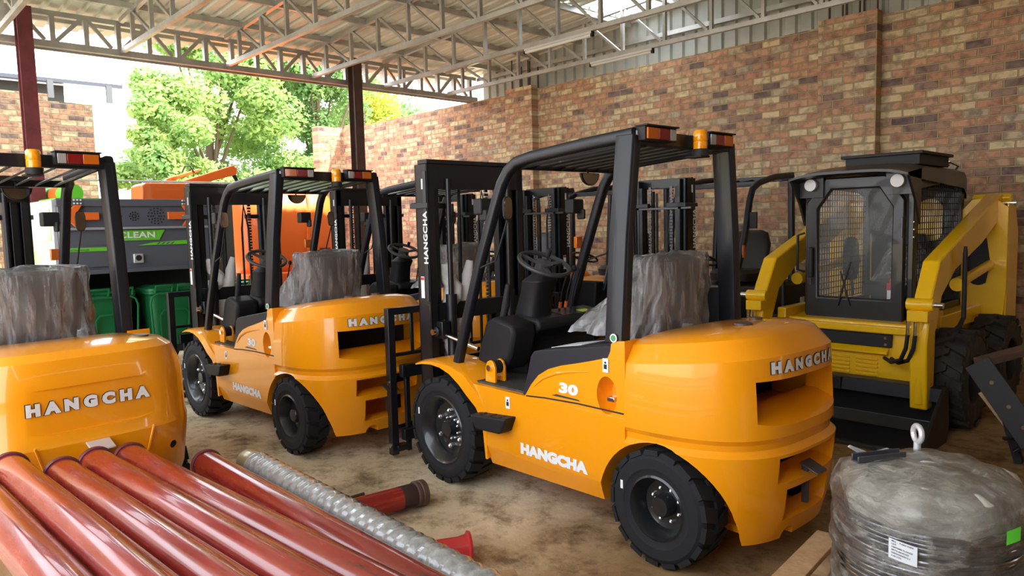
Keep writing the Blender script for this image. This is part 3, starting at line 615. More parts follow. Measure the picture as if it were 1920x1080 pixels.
    # side mirror, headlamps
    for s in (1, -1):
        sm = M(); sm.loft([rrect(0, 0, .045, .075, h_, 20, 3.2) for h_ in (0, .015)]); sm.v = [(1.09+z_, s*.505+x_*s*.75, 1.77+y_*.9) for x_, y_, z_ in sm.v]; smo = sm.build('side_mirror', BLACKM, root, .004)
        sg = M(); sg.loft([rrect(0, 0, .040, .069, h_, 20, 3.2) for h_ in (-.003, -.001)]); sg.v = [(1.09+z_, s*.505+x_*s*.75, 1.77+y_*.9) for x_, y_, z_ in sg.v]; sg.build('mirror_glass', MIRR, smo)
        sg = M(); sg.tube([(1.10, s*.505, 1.70), (1.22, s*.50, 1.46), (1.36, s*.49, 1.42), (1.42, s*.475, 1.40)], .006, 8); sg.build('mirror_arm', BLACKM, smo)
        hl = M(); hl.box(1.39, 1.47, s*.41-.055, s*.41+.055, 1.74, 1.84); hl.box(1.36, 1.43, s*.44-.012, s*.44+.012, 1.70, 1.77); hlo = hl.build('headlamp', BLACKM, root, .01)
        hh = M(); hh.box(1.47, 1.476, s*.41-.045, s*.41+.045, 1.75, 1.83); hh.build('lamp_glass', CLR, hlo, .002)
        lb = M(); lb.beam((1.50, s*.452, 1.20), (1.44, s*.450, 1.37), .004, .035, (1, 0, .4)); lb.build('warning_strip', WHITE, root, 0)
    fp = M(); fp.box(1.40, 1.43, -.455, -.395, 1.50, 1.58); fp.build('indicator_lamp', AMB, root, .004)
    # tilt cylinder + pin at the mast foot
    for s in (1, -1):
        tc_ = M(); tc_.cyl((1.62, s*.33, .86), (1.98, s*.36, .93), .016, 12); tco = tc_.build('tilt_rod', CHROME, root)
        tc_ = M(); tc_.cyl((1.98, s*.33, .95), (1.98, s*.42, .95), .035, 16); tc_.box(1.93, 2.02, s*.36-.035, s*.36+.035, .90, 1.02); tc_.build('tilt_clevis', BLACK, tco, .006)
        tc_ = M(); tc_.cyl((1.98, s*.42, .95), (1.98, s*.445, .95), .022, 12); tc_.build('clevis_pin', CHROME, tco)
    make_mast(root, wrap=wrap)
    make_carriage(root)
    for s in (1, -1):
        make_wheel(root, 1.70, .485, .35, .23, .215, 22, 'front', s)
        make_wheel(root, 0.0, .475, .292, .19, .150, 17, 'rear', s)
    return root
proto = forklift('A')
T1 = proto; T1.location = (2.001, -3.386, 0); T1.rotation_euler = (0, 0, R(-1.93))
G3 = 'orange 3 tonne forklifts parked nose to tail'
tag(T1, 'large orange forklift in the foreground, nearest of the row, black cab frame', 'forklift', G3)
T2 = copy_tree(proto); T2.location = (5.043, -3.002, 0); T2.rotation_euler = (0, 0, R(.75))
T2['label'] = 'orange forklift directly ahead of the nearest forklift, its fender beside the green bins'
T4 = copy_tree(proto); T4.location = (5.30, -4.66, 0); T4.rotation_euler = (0, 0, R(0))
T4['label'] = 'forklift half hidden between the two big orange forklifts, its mast hung with white cloth'
T3 = forklift('B', 'forklift'); T3.location = (4.572, -.885, 0); T3.rotation_euler = (0, 0, R(4.0))
tag(T3, 'orange forklift seen from behind at the left edge, behind the red pipes', 'forklift', G3)
# ---------------------------------------------------------------- narrow forklifts facing out from the wall
def small_forklift(body_mat, black=False):
    root = empty('forklift')
    b = M(); b.prism([(-.30, .12), (1.45, .12), (1.50, .45), (1.30, .55), (.95, .55), (.80, .98), (-.15, 1.02), (-.36, .85), (-.40, .40)], 'y', -.50, .50); b.build('body', body_mat, root, .05)
    if black:
        p = M(); p.box(-.12, .22, .05, .40, 1.018, 1.024); p.build('paper_sheet', PAPER, root, 0)
        p = M(); p.box(-.10, .0, .502, .506, .72, .82); p.build('square_sticker', WHITE, root, 0)
    c = M(); c.prism([(1.12, .55), (1.45, .55), (1.40, 1.02), (1.15, 1.0)], 'y', -.40, .40); c.build('dashboard', PLAST, root, .02)
    c = M(); c.tube([(1.28, 0, .98), (1.14, 0, 1.24)], [.07, .045], 12); c.build('steering_column', PLAST, root)
    ctr = V((1.12, 0, 1.27)); nrm = V((-.4, 0, .9)).normalized(); u_ = nrm.cross(V((0, 1, 0))).normalized(); w_ = nrm.cross(u_)
    sw = M(); sw.tube([ctr+(u_*cos(2*pi*k/30)+w_*sin(2*pi*k/30))*.15 for k in range(31)], .012, 8, False)
    for a in (90, 270): sw.beam(ctr, ctr+(u_*cos(R(a))+w_*sin(R(a)))*.15, .03, .012, nrm)
    sw.build('steering_wheel', PLAST, root)
    s = M(); s.loft([rrect(.45, 0, .22, .24, 1.02), rrect(.45, 0, .23, .25, 1.10), rrect(.45, 0, .2, .22, 1.14)]); s.loft([rrect(.26, 0, .05, .20, 1.06), rrect(.22, 0, .06, .24, 1.2), rrect(.16, 0, .06, .24, 1.40), rrect(.12, 0, .045, .19, 1.52), rrect(.11, 0, .02, .12, 1.55)]); s.build('seat', SEATM, root)
    g = M()
    for q in (1, -1):
        g.rtube([(.08, q*.43, 2.12), (.10, q*.45, 1.5), (.12, q*.46, 1.0)], .055, .07, (0, 1, 0), .2)
        g.rtube([(.06, q*.43, 2.13), (.45, q*.43, 2.10), (.78, q*.43, 2.03), (.90, q*.43, 1.97), (.96, q*.43, 1.85), (1.05, q*.43, 1.5), (1.30, q*.43, .9)], .055, .06, (0, 1, 0), .3)
    g.box(.06, .12, -.41, .41, 2.07, 2.13); g.box(.74, .80, -.41, .41, 2.0, 2.05); go = g.build('overhead_guard', GUARD, root, .004)
    for i in range(5): b_ = M(); b_.beam((.1, -.34+.17*i, 2.10), (.78, -.34+.17*i, 2.02), .03, .012); b_.build('roof_bar', GUARD, go)
    for q in (1, -1):
        mr = M(); mr.box(1.00, 1.02, q*.50-.04, q*.50+.04, 1.58, 1.74); mr.build('side_mirror', BLACKM, root, .006)
        w = M(); w.lathe([(.10, -.10), (.30, -.10), (.33, -.06), (.33, .06), (.30, .10), (.10, .10)], (1.45, q*.42, .33), (0, 1, 0), 28, close=True); w.build('wheel', RUB, root)
        w = M(); w.lathe([(.08, -.09), (.20, -.09), (.22, -.06), (.22, .06), (.20, .09), (.08, .09)], (-.05, q*.40, .22), (0, 1, 0), 28, close=True); w.build('wheel', RUB, root)
    lb = M(); lb.box(1.10, 1.14, .455, .462, 1.30, 1.42); lb.build('orange_tag', WARN, root, 0)
    mo = make_mast(root, x=1.80, hw=.30, top=2.09, plate=False, wrap=False, heavy=True)
    st = M(); st.box(1.86, 1.885, -.42, .36, 1.78, 1.80); st.build('mast_tie', GUN, mo, .002)
    for q in (.10, -.10):
        rc = M(); rc.cyl((1.88, q, .3), (1.88, q, 1.28), .028, 12); rc.build('lift_cylinder', BLACK, mo)
    make_carriage(root, 1.98, .42, .95)
    return root
small = small_forklift(ORANGE)
GS = 'forklifts parked along the brick wall with their masts towards the aisle'
small.location = (7.20, -7.65, 0); small.rotation_euler = (0, 0, R(90))
tag(small, 'farthest of the narrow forklifts backed against the brick wall, beside the dark mast', 'forklift', GS)
s6 = copy_tree(small); s6.location = (5.66, -7.66, 0); s6['label'] = 'middle forklift backed against the brick wall, seen beyond the foreground steering wheel'
s7 = small_forklift(BLACK, True); s7.location = (4.06, -7.63, 0); s7.rotation_euler = (0, 0, R(90))
tag(s7, 'black-bodied forklift with black seat against the brick wall, beside the yellow skid steer loader', 'forklift', GS)
# ---------------------------------------------------------------- building shell
def struct(m, name, mt, **k):
    o = m.build(name, mt, None, **k); o['kind'] = 'structure'; return o
m = M(); m.box(-9, 60, -40, 40, -.3, 0); struct(m, 'floor', FLOOR, smooth=0)
m = M(); m.box(-6, 14.45, -8.85, -8.6, 0, 3.86); wr = struct(m, 'wall_right', BRX, smooth=0)
def pilaster(x0, x1):
    p = M(); p.box(x0, x1, -8.605, -8.46, 0, 3.90); return p.build('pilaster', [BRX], wr, 0, 0)
pilaster(8.40, 9.02); pilaster(3.12, 3.76); pilaster(-2.2, -1.56); pilaster(13.75, 14.45)
m = M(); m.box(-7.0, -.5, 1.7, 1.9, 0, 4.75); struct(m, 'wall_left_added', BRX, smooth=0)  # unseen wall, added and sized to cut light from the left
m = M(); m.box(-7.2, -7.0, -8.85, 1.9, 0, 4.95); struct(m, 'wall_near_added', BRY, smooth=0)  # unseen end wall, added to darken rear-facing surfaces
m = M(); m.box(14.2, 14.45, -8.62, -7.85, 0, 3.86); struct(m, 'wall_far_return', BRY, smooth=0)
m = M(); m.box(13.4, 13.65, -3.38, 6, 0, 3.78); m.box(13.35, 13.40, -2.75, 6, 0, 3.88); struct(m, 'wall_far_left', BRFAR_SHADE, smooth=0)
# roof slab sheets: corrugations run along X, ridge rising towards the camera
def zroof(x): return 4.30+max(0, 10.9-x)*.058 if x > -1 else 4.99
def corr(x0, x1, y0, y1, zf, pitch=.19, amp=.042, nx=12):
    m = M(); ys = []; y = y0; k = 0
    seq = [(0, 0), (.30, 0), (.40, 1), (.62, 1), (.72, 0)]
    while y < y1:
        for a, h in seq:
            if y+a*pitch <= y1: ys.append((y+a*pitch, h*amp))
        y += pitch
    rows = [[(x0+(x1-x0)*i/nx, yy, zf(x0+(x1-x0)*i/nx)+hh) for yy, hh in ys] for i in range(nx+1)]
    m.loft(rows, False, False); return m
m = corr(6.6, 10.9, -8.85, 1.7, zroof)
for q in (corr(-7, 5.5, -8.85, 1.7, zroof), corr(5.5, 6.6, -8.85, -8.5, zroof), corr(5.5, 6.6, -7.6, 1.7, zroof)): m.add(q.v, q.f)
c_ = struct(m, 'ceiling', ROOF, smooth=0)
so_ = c_.modifiers.new('thick', 'SOLIDIFY'); so_.thickness = .004
m = corr(5.5, 6.6, -8.5, -7.6, zroof); s_ = struct(m, 'window_1', SKYL, smooth=0)
# wall cladding above the brick
def vclad(x0, x1, y, z0, z1f, pitch=.20, d=.035):
    m = M(); xs = []; x = x0
    while x < x1:
        xs += [(x, 0), (x+pitch*.62, 0), (x+pitch*.72, d), (x+pitch*.9, d)]; x += pitch
    m.loft([[(xx, y-dd, z0) for xx, dd in xs], [(xx, y-dd, z1f(xx)) for xx, dd in xs]], False, False); return m
struct(vclad(-6, 9.9, -8.80, 3.7, lambda x: zroof(x)+.02), 'wall_right_cladding', CLAD, smooth=0)
m = M(); m.box(-6, 10, -8.76, -8.70, 4.22, 4.28)
struct(m, 'trim_1', STEEL, smooth=0)
# columns (H-sections)
def column(x, y, h, mt, label):
    m = M(); m.box(x-.075, x+.075, y-.006, y+.006, 0, h); m.box(x-.085, x-.073, y-.075, y+.075, 0, h); m.box(x+.073, x+.085, y-.075, y+.075, 0, h); m.box(x-.12, x+.12, y-.12, y+.12, 0, .015)
    o = m.build('steel_column', mt, None, .002, 0); tag(o, label, 'column', 'steel columns under the eave girder'); return o
column(9.88, -1.85, 4.25, MAROON, 'maroon steel column at the far left under the eave girder')
column(9.88, -6.13, 4.25, BROWNC, 'brown steel column in front of the far end of the brick wall')
# lattice girder along the open end
t = empty('lattice_girder', (10.03, -8.7, 0), 0, 'galvanised lattice girder across the open end of the shed', 'girder')
def part(m, name, parent, mt=STEEL, **k): return m.build(name, mt, parent, **k)
def cm(p, q, w=.06, h=.045): m = M(); m.beam(p, q, w, h); return m
L0, L1 = .0, 9.7
part(cm((0, L0, 3.905), (0, L1, 3.905), .09, .075), 'bottom_chord', t); part(cm((.02, L0, 4.265), (.02, L1, 4.265), .08, .06), 'top_chord', t)
part(cm((.06, L0, 3.86), (.06, L1, 3.86), .02, .03), 'gutter_lip', t)
y = .15; i = 0
while y < L1:
    part(cm((0, y, 3.93), (0, y, 4.25), .055, .075), 'vertical', t, bevel=.004)
    if y+.7 < L1+.5:
        if i % 2 == 0: part(cm((-.01, y+.08, 3.95), (-.01, y+.33, 4.24), .035, .04), 'diagonal', t)
        else: part(cm((-.01, y+.05, 4.24), (-.01, y+.32, 3.95), .035, .045), 'diagonal', t)
    y += .355; i += 1
# roof trusses parallel to the wall
tp = None
ys = [-8.0, -6.73, -5.47, -4.2, -2.9, -1.6, -.3]
for k, yy in enumerate(ys):
    if tp is None:
        tp = empty('roof_truss', (0, yy, 0)); o = tp
        part(cm((9.95, 0, 3.93), (-4, 0, 3.93), .05, .055), 'bottom_chord', o)
        part(cm((9.98, 0, 4.29), (-1, 0, zroof(-1)-.06), .05, .055), 'top_chord', o)
        x = 9.55; j = 0
        while x > -1:
            zt = zroof(x)-.07
            part(cm((x, 0, 3.95), (x, 0, zt), .045, .04), 'vertical', o)
            part(cm((x-.03, 0, zt), (x-.62, 0, 3.96), .035, .03), 'diagonal', o)
            x -= .67; j += 1
    else:
        o = copy_tree(tp); o.location = (0, yy, 0)
    nm = ['truss nearest the brick wall', 'second truss from the brick wall, carrying a tube light', 'third truss from the brick wall', 'fourth truss from the brick wall', 'fifth truss from the brick wall', 'sixth truss from the brick wall', 'seventh truss from the brick wall, nearest the camera'][k]
    tag(o, 'galvanised roof '+nm, 'truss', 'galvanised roof trusses parallel to the brick wall')
# purlins
for k in range(12):
    x = 10.35-k*.93
    z = zroof(x)-.05
    m = M(); m.box(x-.03, x+.03, -8.7, 6, z-.035, z+.035) if False else None
    m = M(); m.box(-.025, .025, -8.72, .95, -.035, .035); o = m.build('purlin', STEEL, None, 0, 0); o.location = (x, 0, z)
    nth = ['first', 'second', 'third', 'fourth', 'fifth', 'sixth', 'seventh', 'eighth', 'ninth', 'tenth', 'eleventh', 'twelfth'][k]
    tag(o, 'galvanised purlin under the roof sheets, %s from the open eave' % nth, 'purlin', 'purlins under the roof sheets')
# tube lights
for x0, x1, yy, lb in ((5.66, 6.78, -6.73, 'fluorescent tube fitting under the second truss from the brick wall'), (5.72, 6.76, -8.0, 'fluorescent tube fitting under the truss nearest the brick wall')):
    t = empty('tube_light', ((x0+x1)/2, yy, 3.86), 0, lb, 'light', 'fluorescent tube fittings under the trusses'); h = (x1-x0)/2
    m = M(); m.box(-h, h, -.025, .025, .015, .045); part(m, 'fitting', t, ALU, bevel=.004)
    m = M(); m.cyl((-h, 0, 0), (h, 0, 0), .018, 12); part(m, 'tube', t, TUBEW)
    for s in (1, -1): m = M(); m.box(s*h-.015, s*h+.015, -.02, .02, -.02, .04); part(m, 'end_cap', t, BLACKM)
# starter bars standing on top of the pilasters
rb = None
for px_, nm in ((8.7, 'far pilaster'), (3.44, 'nearer pilaster'), (13.9, 'far corner')):
    for k in range(6):
        xx = px_-.24+.095*k; yy = -8.55 if k % 2 else -8.68
        m = M(); hh = .36+.06*((k*7) % 3); m.cyl((0, 0, 0), (0, 0, hh), .011, 8); o = m.build('starter_bar', BROWNC, None); o.location = (xx, yy, 3.86 if yy < -8.6 else 3.90)
        tag(o, 'rusty starter bar sticking up from the %s of the brick wall' % nm, 'rebar', 'steel starter bars on the '+nm)
# ---------------------------------------------------------------- outside
t = empty('far_roof', (16.5, -1.5, 0), 0, 'dark grey roof edge rising above the far brick wall at left', 'roof')
m = M(); m.prism([(-.5, 4.55), (2.6, 4.95), (2.6, 5.0), (-.5, 4.62)], 'y', -3.1, 5); part(m, 'roof_sheeting', t, GUN)
m = M(); m.box(.1, .3, -2.2, 5, 0, 4.6); part(m, 'gable_wall', t, CLADG)
for k in range(6): m = M(); m.box(-.52, -.46, -2.9+1.0*k, -2.8+1.0*k, 4.25, 4.58); part(m, 'rafter_end', t, CLADG)
# foliage
def tree(x, y, h, cr, lf, n_, label, seed=1, low=.3):
    rnd = random.Random(seed); root = empty('tree', (x, y, 0), 0, label, 'tree', 'trees beyond the open end of the shed')
    m = M(); m.tube([(0, 0, 0), (.1, .05, h*.3), (-.1, .1, h*.55), (.05, -.1, h*.85)], [.22, .17, .11, .04], 10)
    blobs = []
    for k in range(34):
        a = rnd.uniform(0, 2*pi); u = rnd.random(); zz = h*(low+(1-low)*rnd.random()); rr = cr*sqrt(rnd.random())*(1.0-.55*max(0, (zz/h-.6)/.4)**1.3)
        blobs.append((rr*cos(a), rr*sin(a), zz, cr*rnd.uniform(.27, .46)))
    for bx_, by_, bz_, br_ in blobs[::3]: m.tube([(0, 0, bz_*.5), (bx_*.5, by_*.5, bz_*.75), (bx_, by_, bz_)], [.07, .045, .015], 6)
    m.build('trunk', BARK, root)
    f = M()
    for i in range(n_):
        bx_, by_, bz_, br_ = blobs[rnd.randrange(len(blobs))]
        d = V((rnd.gauss(0, 1), rnd.gauss(0, 1), rnd.gauss(0, 1))).normalized(); rr = br_*(rnd.random()**.36)*1.08
        c = V((bx_, by_, bz_))+V((d.x, d.y, d.z*.8))*rr; a = V((rnd.gauss(0, 1), rnd.gauss(0, 1), rnd.gauss(0, .6))).normalized(); b_ = a.cross(d+V((0.01, 0, .3))).normalized()
        s = rnd.uniform(.045, .105); f.add([c-a*s, c+b_*s*.55, c+a*s*1.1, c-b_*s*.55], [(0, 1, 2, 3)])
    f.build('foliage', lf, root, 0, 0)
tree(22.6, -8.9, 8.8, 2.3, LEAF1, 46000, 'bright green leafy tree in the middle of the open end', 3, .05)
tree(22.2, -12.3, 8.2, 1.9, LEAF3, 30000, 'deeper green tree behind the brown column', 5, .05)
tree(21.0, -7.0, 6.0, 1.25, LEAF1, 22000, 'lower bright green tree at the left end of the foliage, beside the open sky', 12, .05)
tree(25.0, -13.6, 8.6, 2.3, LEAF3, 26000, 'tall tree rearmost of the foliage, between the two largest trees', 31, .05)
tree(18.4, -8.3, 3.0, 1.1, LEAF1, 14000, 'round green bush above the orange loader arm', 8, .02)
tree(18.4, -10.6, 3.6, 1.3, LEAF1, 16000, 'round green bush behind the end of the brick wall', 44, .02)
tree(18.6, -5.9, 2.5, .8, LEAF2, 7000, 'low yellow-green shrub above the grey truck', 15, .02)
tree(25.0, -15.6, 7.0, 2.1, LEAF2, 16000, 'yellow-green tree showing above the far brick wall, right of the brown column', 21, .2)
tree(29.5, -21.3, 7.6, 2.3, LEAF3, 11000, 'distant tree tip just above the brick wall under the girder', 23, .4)
# ---------------------------------------------------------------- grey and green cleaning truck with bins
t = empty('cleaning_truck', (8.62, -2.1, 0), 2.5, 'grey street-cleaning truck with orange arrows and a green lettered band', 'truck')
YL, YR = .34, -1.22
m = M(); m.box(0, 1.9, YR, YL-.02, 1.27, 2.03); bo = part(m, 'body', t, GREYP, bevel=.01)
m = M(); m.box(-.03, .05, YR-.02, YL, 1.97, 2.05); part(m, 'roof_edge', t, GREYP, bevel=.01)
m = M(); m.box(-.045, -.005, YR-.02, YL, 1.725, 1.75); part(m, 'upper_ledge', t, GREYPL, bevel=.004)
m = M(); m.box(-.055, .0, YR-.02, YL, 1.26, 1.30); part(m, 'lower_ledge', t, GREYP, bevel=.006)
m = M(); m.box(-.012, .0, -.13, .30, 1.33, 1.56); part(m, 'left_panel', t, GREYP, bevel=.006)
m = M(); m.box(-.018, -.012, -.11, .285, 1.50, 1.54); gs = part(m, 'green_stripe', t, LGREEN)
m = M(); put_text(m, 'ELECTRIC POWER', (-.019, .26, 1.507), (0, -1, 0), (0, 0, 1), h=.018, w=.20); part(m, 'stripe_lettering', gs, CLADG, smooth=0)
m = M(); m.prism([(-.13, 1.712), (-.72, 1.712), (-.655, 1.602), (-.13, 1.602)], 'x', -.012, -.004); gb = part(m, 'green_band', t, LGREEN)
m = M(); put_text(m, 'CLEAN', (-.014, -.235, 1.628), (0, -1, 0), (0, 0, 1), h=.068, w=.375, bold=.03); part(m, 'band_lettering', gb, WHITE, smooth=0)
m = M(); m.prism([(-.42, 1.545), (-.60, 1.575), (-1.15, 1.60), (-1.15, 1.545)], 'x', -.012, -.006); gs = part(m, 'green_stripe', t, LGREEN)
for k in range(4): m = M(); m.prism([(-.62-.05*k, 1.55), (-.64-.05*k, 1.55), (-.67-.05*k, 1.575), (-.65-.05*k, 1.575)], 'x', -.014, -.0125); part(m, 'dark_slash', gs, GREYP)
m = M(); m.box(-.03, .0, -.47, -.37, 1.355, 1.455); lk = part(m, 'lock', t, ALU, bevel=.006)
m = M(); m.cyl((-.035, -.42, 1.41), (-.03, -.42, 1.41), .032, 14); part(m, 'lock_barrel', lk, BLACKM)
for yt, s in ((.274, 1), (-1.08, -1)):
    pts = [(0, 0), (-.10, .115), (-.17, .115), (-.12, .04), (-.325, .04), (-.325, -.04), (-.12, -.04), (-.17, -.115), (-.10, -.115)]
    m = M(); m.prism([(yt+a_*s, 1.868+b_) for a_, b_ in pts], 'x', -.05, -.015); ar = part(m, 'arrow_sign', t, ORDARK, bevel=.004)
    for k in range(3):
        for j in range(2): m = M(); m.cyl((-.05, yt-s*(.10+.03*k), 2.0+.035*j), (-.035, yt-s*(.10+.03*k), 2.0+.035*j), .008, 8); part(m, 'sign_led', ar, WHITE)
for yc, rings in ((-.20, (.045, .08)), (-.41, (.02, .045)), (-.64, (.03, .055, .085))):
    m = M()
    for q, rr in enumerate(rings):
        for k in range(6+4*q):
            a_ = 2*pi*k/(6+4*q); m.cyl((-.006, yc+rr*cos(a_), 1.865+rr*sin(a_)), (-.001, yc+rr*cos(a_), 1.865+rr*sin(a_)), .008, 8)
    part(m, 'vent_holes', t, BLACKM)
m = M(); m.box(.55, 1.9, YR, YL-.04, .35, 1.26); part(m, 'chassis_box', t, BLACKM)
m = M(); m.box(.0, .6, .18, YL-.02, .35, 1.26); part(m, 'corner_post', t, GUN, bevel=.02)
m = M(); m.box(.0, .6, YR, YL-.04, .32, .40); part(m, 'bin_shelf', t, BLACKM, bevel=.01)
m = M(); m.cyl((-.02, .265, 1.085), (0, .265, 1.085), .05, 20); part(m, 'marker_lamp', t, AMB)
m = M(); m.cyl((-.03, .25, .87), (0, .25, .87), .05, 20); part(m, 'tail_lamp', t, RED)
m = M(); m.cyl((-.02, .25, .67), (0, .25, .67), .045, 20); part(m, 'reverse_lamp', t, CLR)
for s in (1, -1):
    m = M(); m.lathe([(.12, -.09), (.28, -.09), (.31, -.05), (.31, .05), (.28, .09), (.12, .09)], (1.3, -.44+s*.68, .31), (0, 1, 0), 24, close=True); part(m, 'wheel', t, RUB)
m = M(); m.box(.05, 1.9, YL-.02, YL+.02, 1.10, 2.04); sd = part(m, 'side_frame', t, ALU, bevel=.005)
for x0, x1, z0, z1 in ((.12, 1.8, 1.62, 1.95), (.12, 1.8, 1.15, 1.52)):
    m = M(); m.box(x0, x1, YL+.02, YL+.028, z0, z1); part(m, 'side_panel', sd, WGREEN, bevel=.003)
m = M(); m.cyl((.6, .0, 2.14), (1.6, .0, 2.14), .10, 18); m.box(.5, 1.8, -.4, .2, 2.03, 2.08); tk = part(m, 'roof_tank', t, LGREEN)
m = M(); m.cyl((.9, .0, 2.14), (1.2, .0, 2.14), .104, 18); part(m, 'orange_band', tk, ORDARK)
# rail above the truck
m = M(); m.cyl((9.9, -1.6, 2.33), (9.9, -4.2, 2.33), .012, 8); o = m.build('cable', TUBEW); tag(o, 'thin white cable strung behind the grey truck', 'cable')
# green wheelie bins
def bin_(x, y, label):
    t = empty('wheelie_bin', (x, y, .40), 2.5, label, 'bin', 'green wheelie bins under the grey truck body')
    m = M(); m.loft([rrect(.22, 0, .17, .20, .0, 28, 6), rrect(.22, 0, .21, .25, .58, 28, 6), rrect(.22, 0, .235, .275, .60, 28, 6), rrect(.22, 0, .235, .275, .63, 28, 6)]); part(m, 'body', t, GREENBIN, bevel=.006)
    m = M(); m.loft([rrect(.22, 0, .24, .28, .632, 28, 6), rrect(.22, 0, .235, .275, .66, 28, 6), rrect(.24, 0, .15, .20, .69, 28, 6)]); part(m, 'lid', t, GREENBIN)
    fr = M(); fr.tube([(-.01, .24, .02), (-.03, .265, .50), (-.035, .24, .57), (-.035, .19, .60), (-.035, -.19, .60), (-.035, -.24, .57), (-.03, -.265, .50), (-.01, -.24, .02)], .012, 8, True); part(fr, 'rim_frame', t, GREENBIN)
    fr = M(); fr.tube([(.035, .14, .03), (-.01, .16, .36), (-.014, .12, .41), (-.014, -.12, .41), (-.01, -.16, .36), (.035, -.14, .03)], .010, 8, True); part(fr, 'inset_frame', t, GREENBIN)
    for s in (1, -1):
        h = M(); h.tube([(-.03, s*.12-.09, .62), (-.06, s*.12-.09, .69), (-.06, s*.12+.09, .69), (-.03, s*.12+.09, .62)], .013, 8); part(h, 'handle', t, GREENBIN)
        h = M(); h.box(-.03, .0, s*.20-.03, s*.20+.03, .10, .13); part(h, 'lug', t, GREENBIN, bevel=.004)
bin_(8.64, -2.22, 'green wheelie bin under the left half of the grey truck'); bin_(8.61, -2.86, 'green wheelie bin right of the first, behind the forklift backrest frame')
bin_(8.58, -3.50, 'green wheelie bin at the right end, mostly hidden by the forklift mast')
# ---------------------------------------------------------------- orange refuse truck behind
t = empty('refuse_truck', (11.9, -6.1, 0), 2, 'bright orange refuse truck with a rounded tailgate behind the forklifts', 'truck')
rings = []
for x_, hw, z0, z1 in ((0, .62, .95, 1.95), (.10, .82, .80, 2.20), (.30, .92, .75, 2.42), (.7, .96, .72, 2.52), (2.6, .96, .72, 2.54)):
    rr = rrect(0, (z0+z1)/2, hw, (z1-z0)/2, 0, 40, 4.5); rings.append([(x_, a, b) for a, b, c in rr])
m = M(); m.loft(rings); part(m, 'hopper', t, ORDARK)
for s in (.55, -.15): m = M(); m.tube([(-.02, s, .95), (-.02, s-.03, 1.6), (.08, s-.12, 2.2), (.3, s-.2, 2.43)], .022, 8); part(m, 'tailgate_rib', t, ORDARK)
m = M(); m.box(-.12, .5, -1.0, 1.0, .55, .95); part(m, 'bumper', t, ORDARK, bevel=.02)
m = M(); m.box(-.02, .0, -.62, -.42, 1.22, 1.34); m.box(-.03, -.015, -.60, -.44, 1.24, 1.32); part(m, 'latch_frame', t, MAROON)
m = M(); m.box(.3, 2.8, -.8, .8, .35, .75); part(m, 'chassis_frame', t, BLACKM)
for s in (1, -1): m = M(); m.lathe([(.2, -.13), (.44, -.13), (.48, -.08), (.48, .08), (.44, .13), (.2, .13)], (1.5, s*.80, .48), (0, 1, 0), 26, close=True); part(m, 'wheel', t, RUB)
t = empty('hook_lift_arm', (11.5, -4.45, 0), 0, 'orange sloping loader arm showing above the grey truck', 'loader arm')
m = M(); m.prism([(.65, 2.36), (-.40, 2.72), (-.46, 2.67), (-.44, 2.57), (.4, 2.34)], 'x', 0, .12); m.v = [(a, b+.0, c) for a, b, c in m.v]; part(m, 'arm', t, ORDARK, bevel=.01)
m = M(); m.prism([(.6, 2.42), (.05, 2.62), (.05, 2.67), (.55, 2.50)], 'x', .2, .3); part(m, 'upper_link', t, ORDARK, bevel=.01)
m = M(); m.tube([(.2, .32, 2.60), (.2, .28, 2.69), (.2, .2, 2.70), (.2, .14, 2.60)], .012, 8); part(m, 'hose', t, BLACKM)
m = M(); m.beam((.06, -.40, 2.60), (.06, -.56, 2.30), .03, .05); part(m, 'strut', t, BLACKM)
m = M(); m.box(.02, .25, -.35, .6, 0, 2.36); part(m, 'frame', t, CLADG)
t = empty('orange_hopper', (11.5, -3.72, 0), 0, 'orange box-shaped hopper peeking over the grey truck roof', 'hopper')
m = M(); m.prism([(.40, 2.02), (.47, 2.08), (.46, 2.33), (.40, 2.37), (-.42, 2.38), (-.40, 2.02)], 'x', -.7, -.2); part(m, 'box', t, ORDARK, bevel=.02)
m = M(); m.box(-.72, -.70, -.14, -.12, 2.03, 2.36); part(m, 'edge_strip', t, ORDARK)
m = M(); m.box(-.6, -.3, -.35, .35, 0, 2.02); part(m, 'stand', t, CLADG)
# ---------------------------------------------------------------- skid steer loader
t = empty('skid_steer_loader', (2.44, -7.0, 0), 90, 'yellow skid steer loader with black cab and bucket, at the right by the wall', 'loader')
def part(m, name, parent, mt, **k): return m.build(name, mt, parent, **k)
# lower body
m = M(); m.prism([(.93, .30), (.93, .62), (.90, .82), (.60, .84), (-.90, .84), (-.95, .60), (-.95, .30), (-.8, .22), (.8, .22)], 'y', -.55, .55); bo = part(m, 'chassis', t, YEL, bevel=.012)
m = M(); m.box(.80, .965, -.55, .50, .745, .80); part(m, 'cab_sill', t, YEL, bevel=.008)
m = M(); m.box(.80, .955, -.45, .36, .635, .735); bp_ = part(m, 'front_recess', t, BLACKM, bevel=.004)
for z in (.66, .71): m = M(); m.cyl((.955, .32, z), (.965, .32, z), .012, 10); part(m, 'bolt', bp_, CHROME)
m = M(); m.prism([(.93, .60), (.99, .585), (.99, .60), (.93, .635)], 'y', -.50, .34); part(m, 'front_lip', t, YEL)
for yc in (-.30, -.05, .17):
    m = M()
    for k in range(6): m.box(.93, .942, yc-.085, yc+.085, .36+k*.032, .378+k*.032)
    part(m, 'louvres', t, YEL, bevel=.003)
for s in (1, -1):
    m = M(); m.box(-.9, .55, *sorted((s*.52, s*.595)), .72, .86); part(m, 'side_beam', t, YEL, bevel=.01)
    m = M(); m.box(.45, .96, *sorted((s*.50, s*.58)), .26, .90); part(m, 'front_upright', t, YEL, bevel=.01)
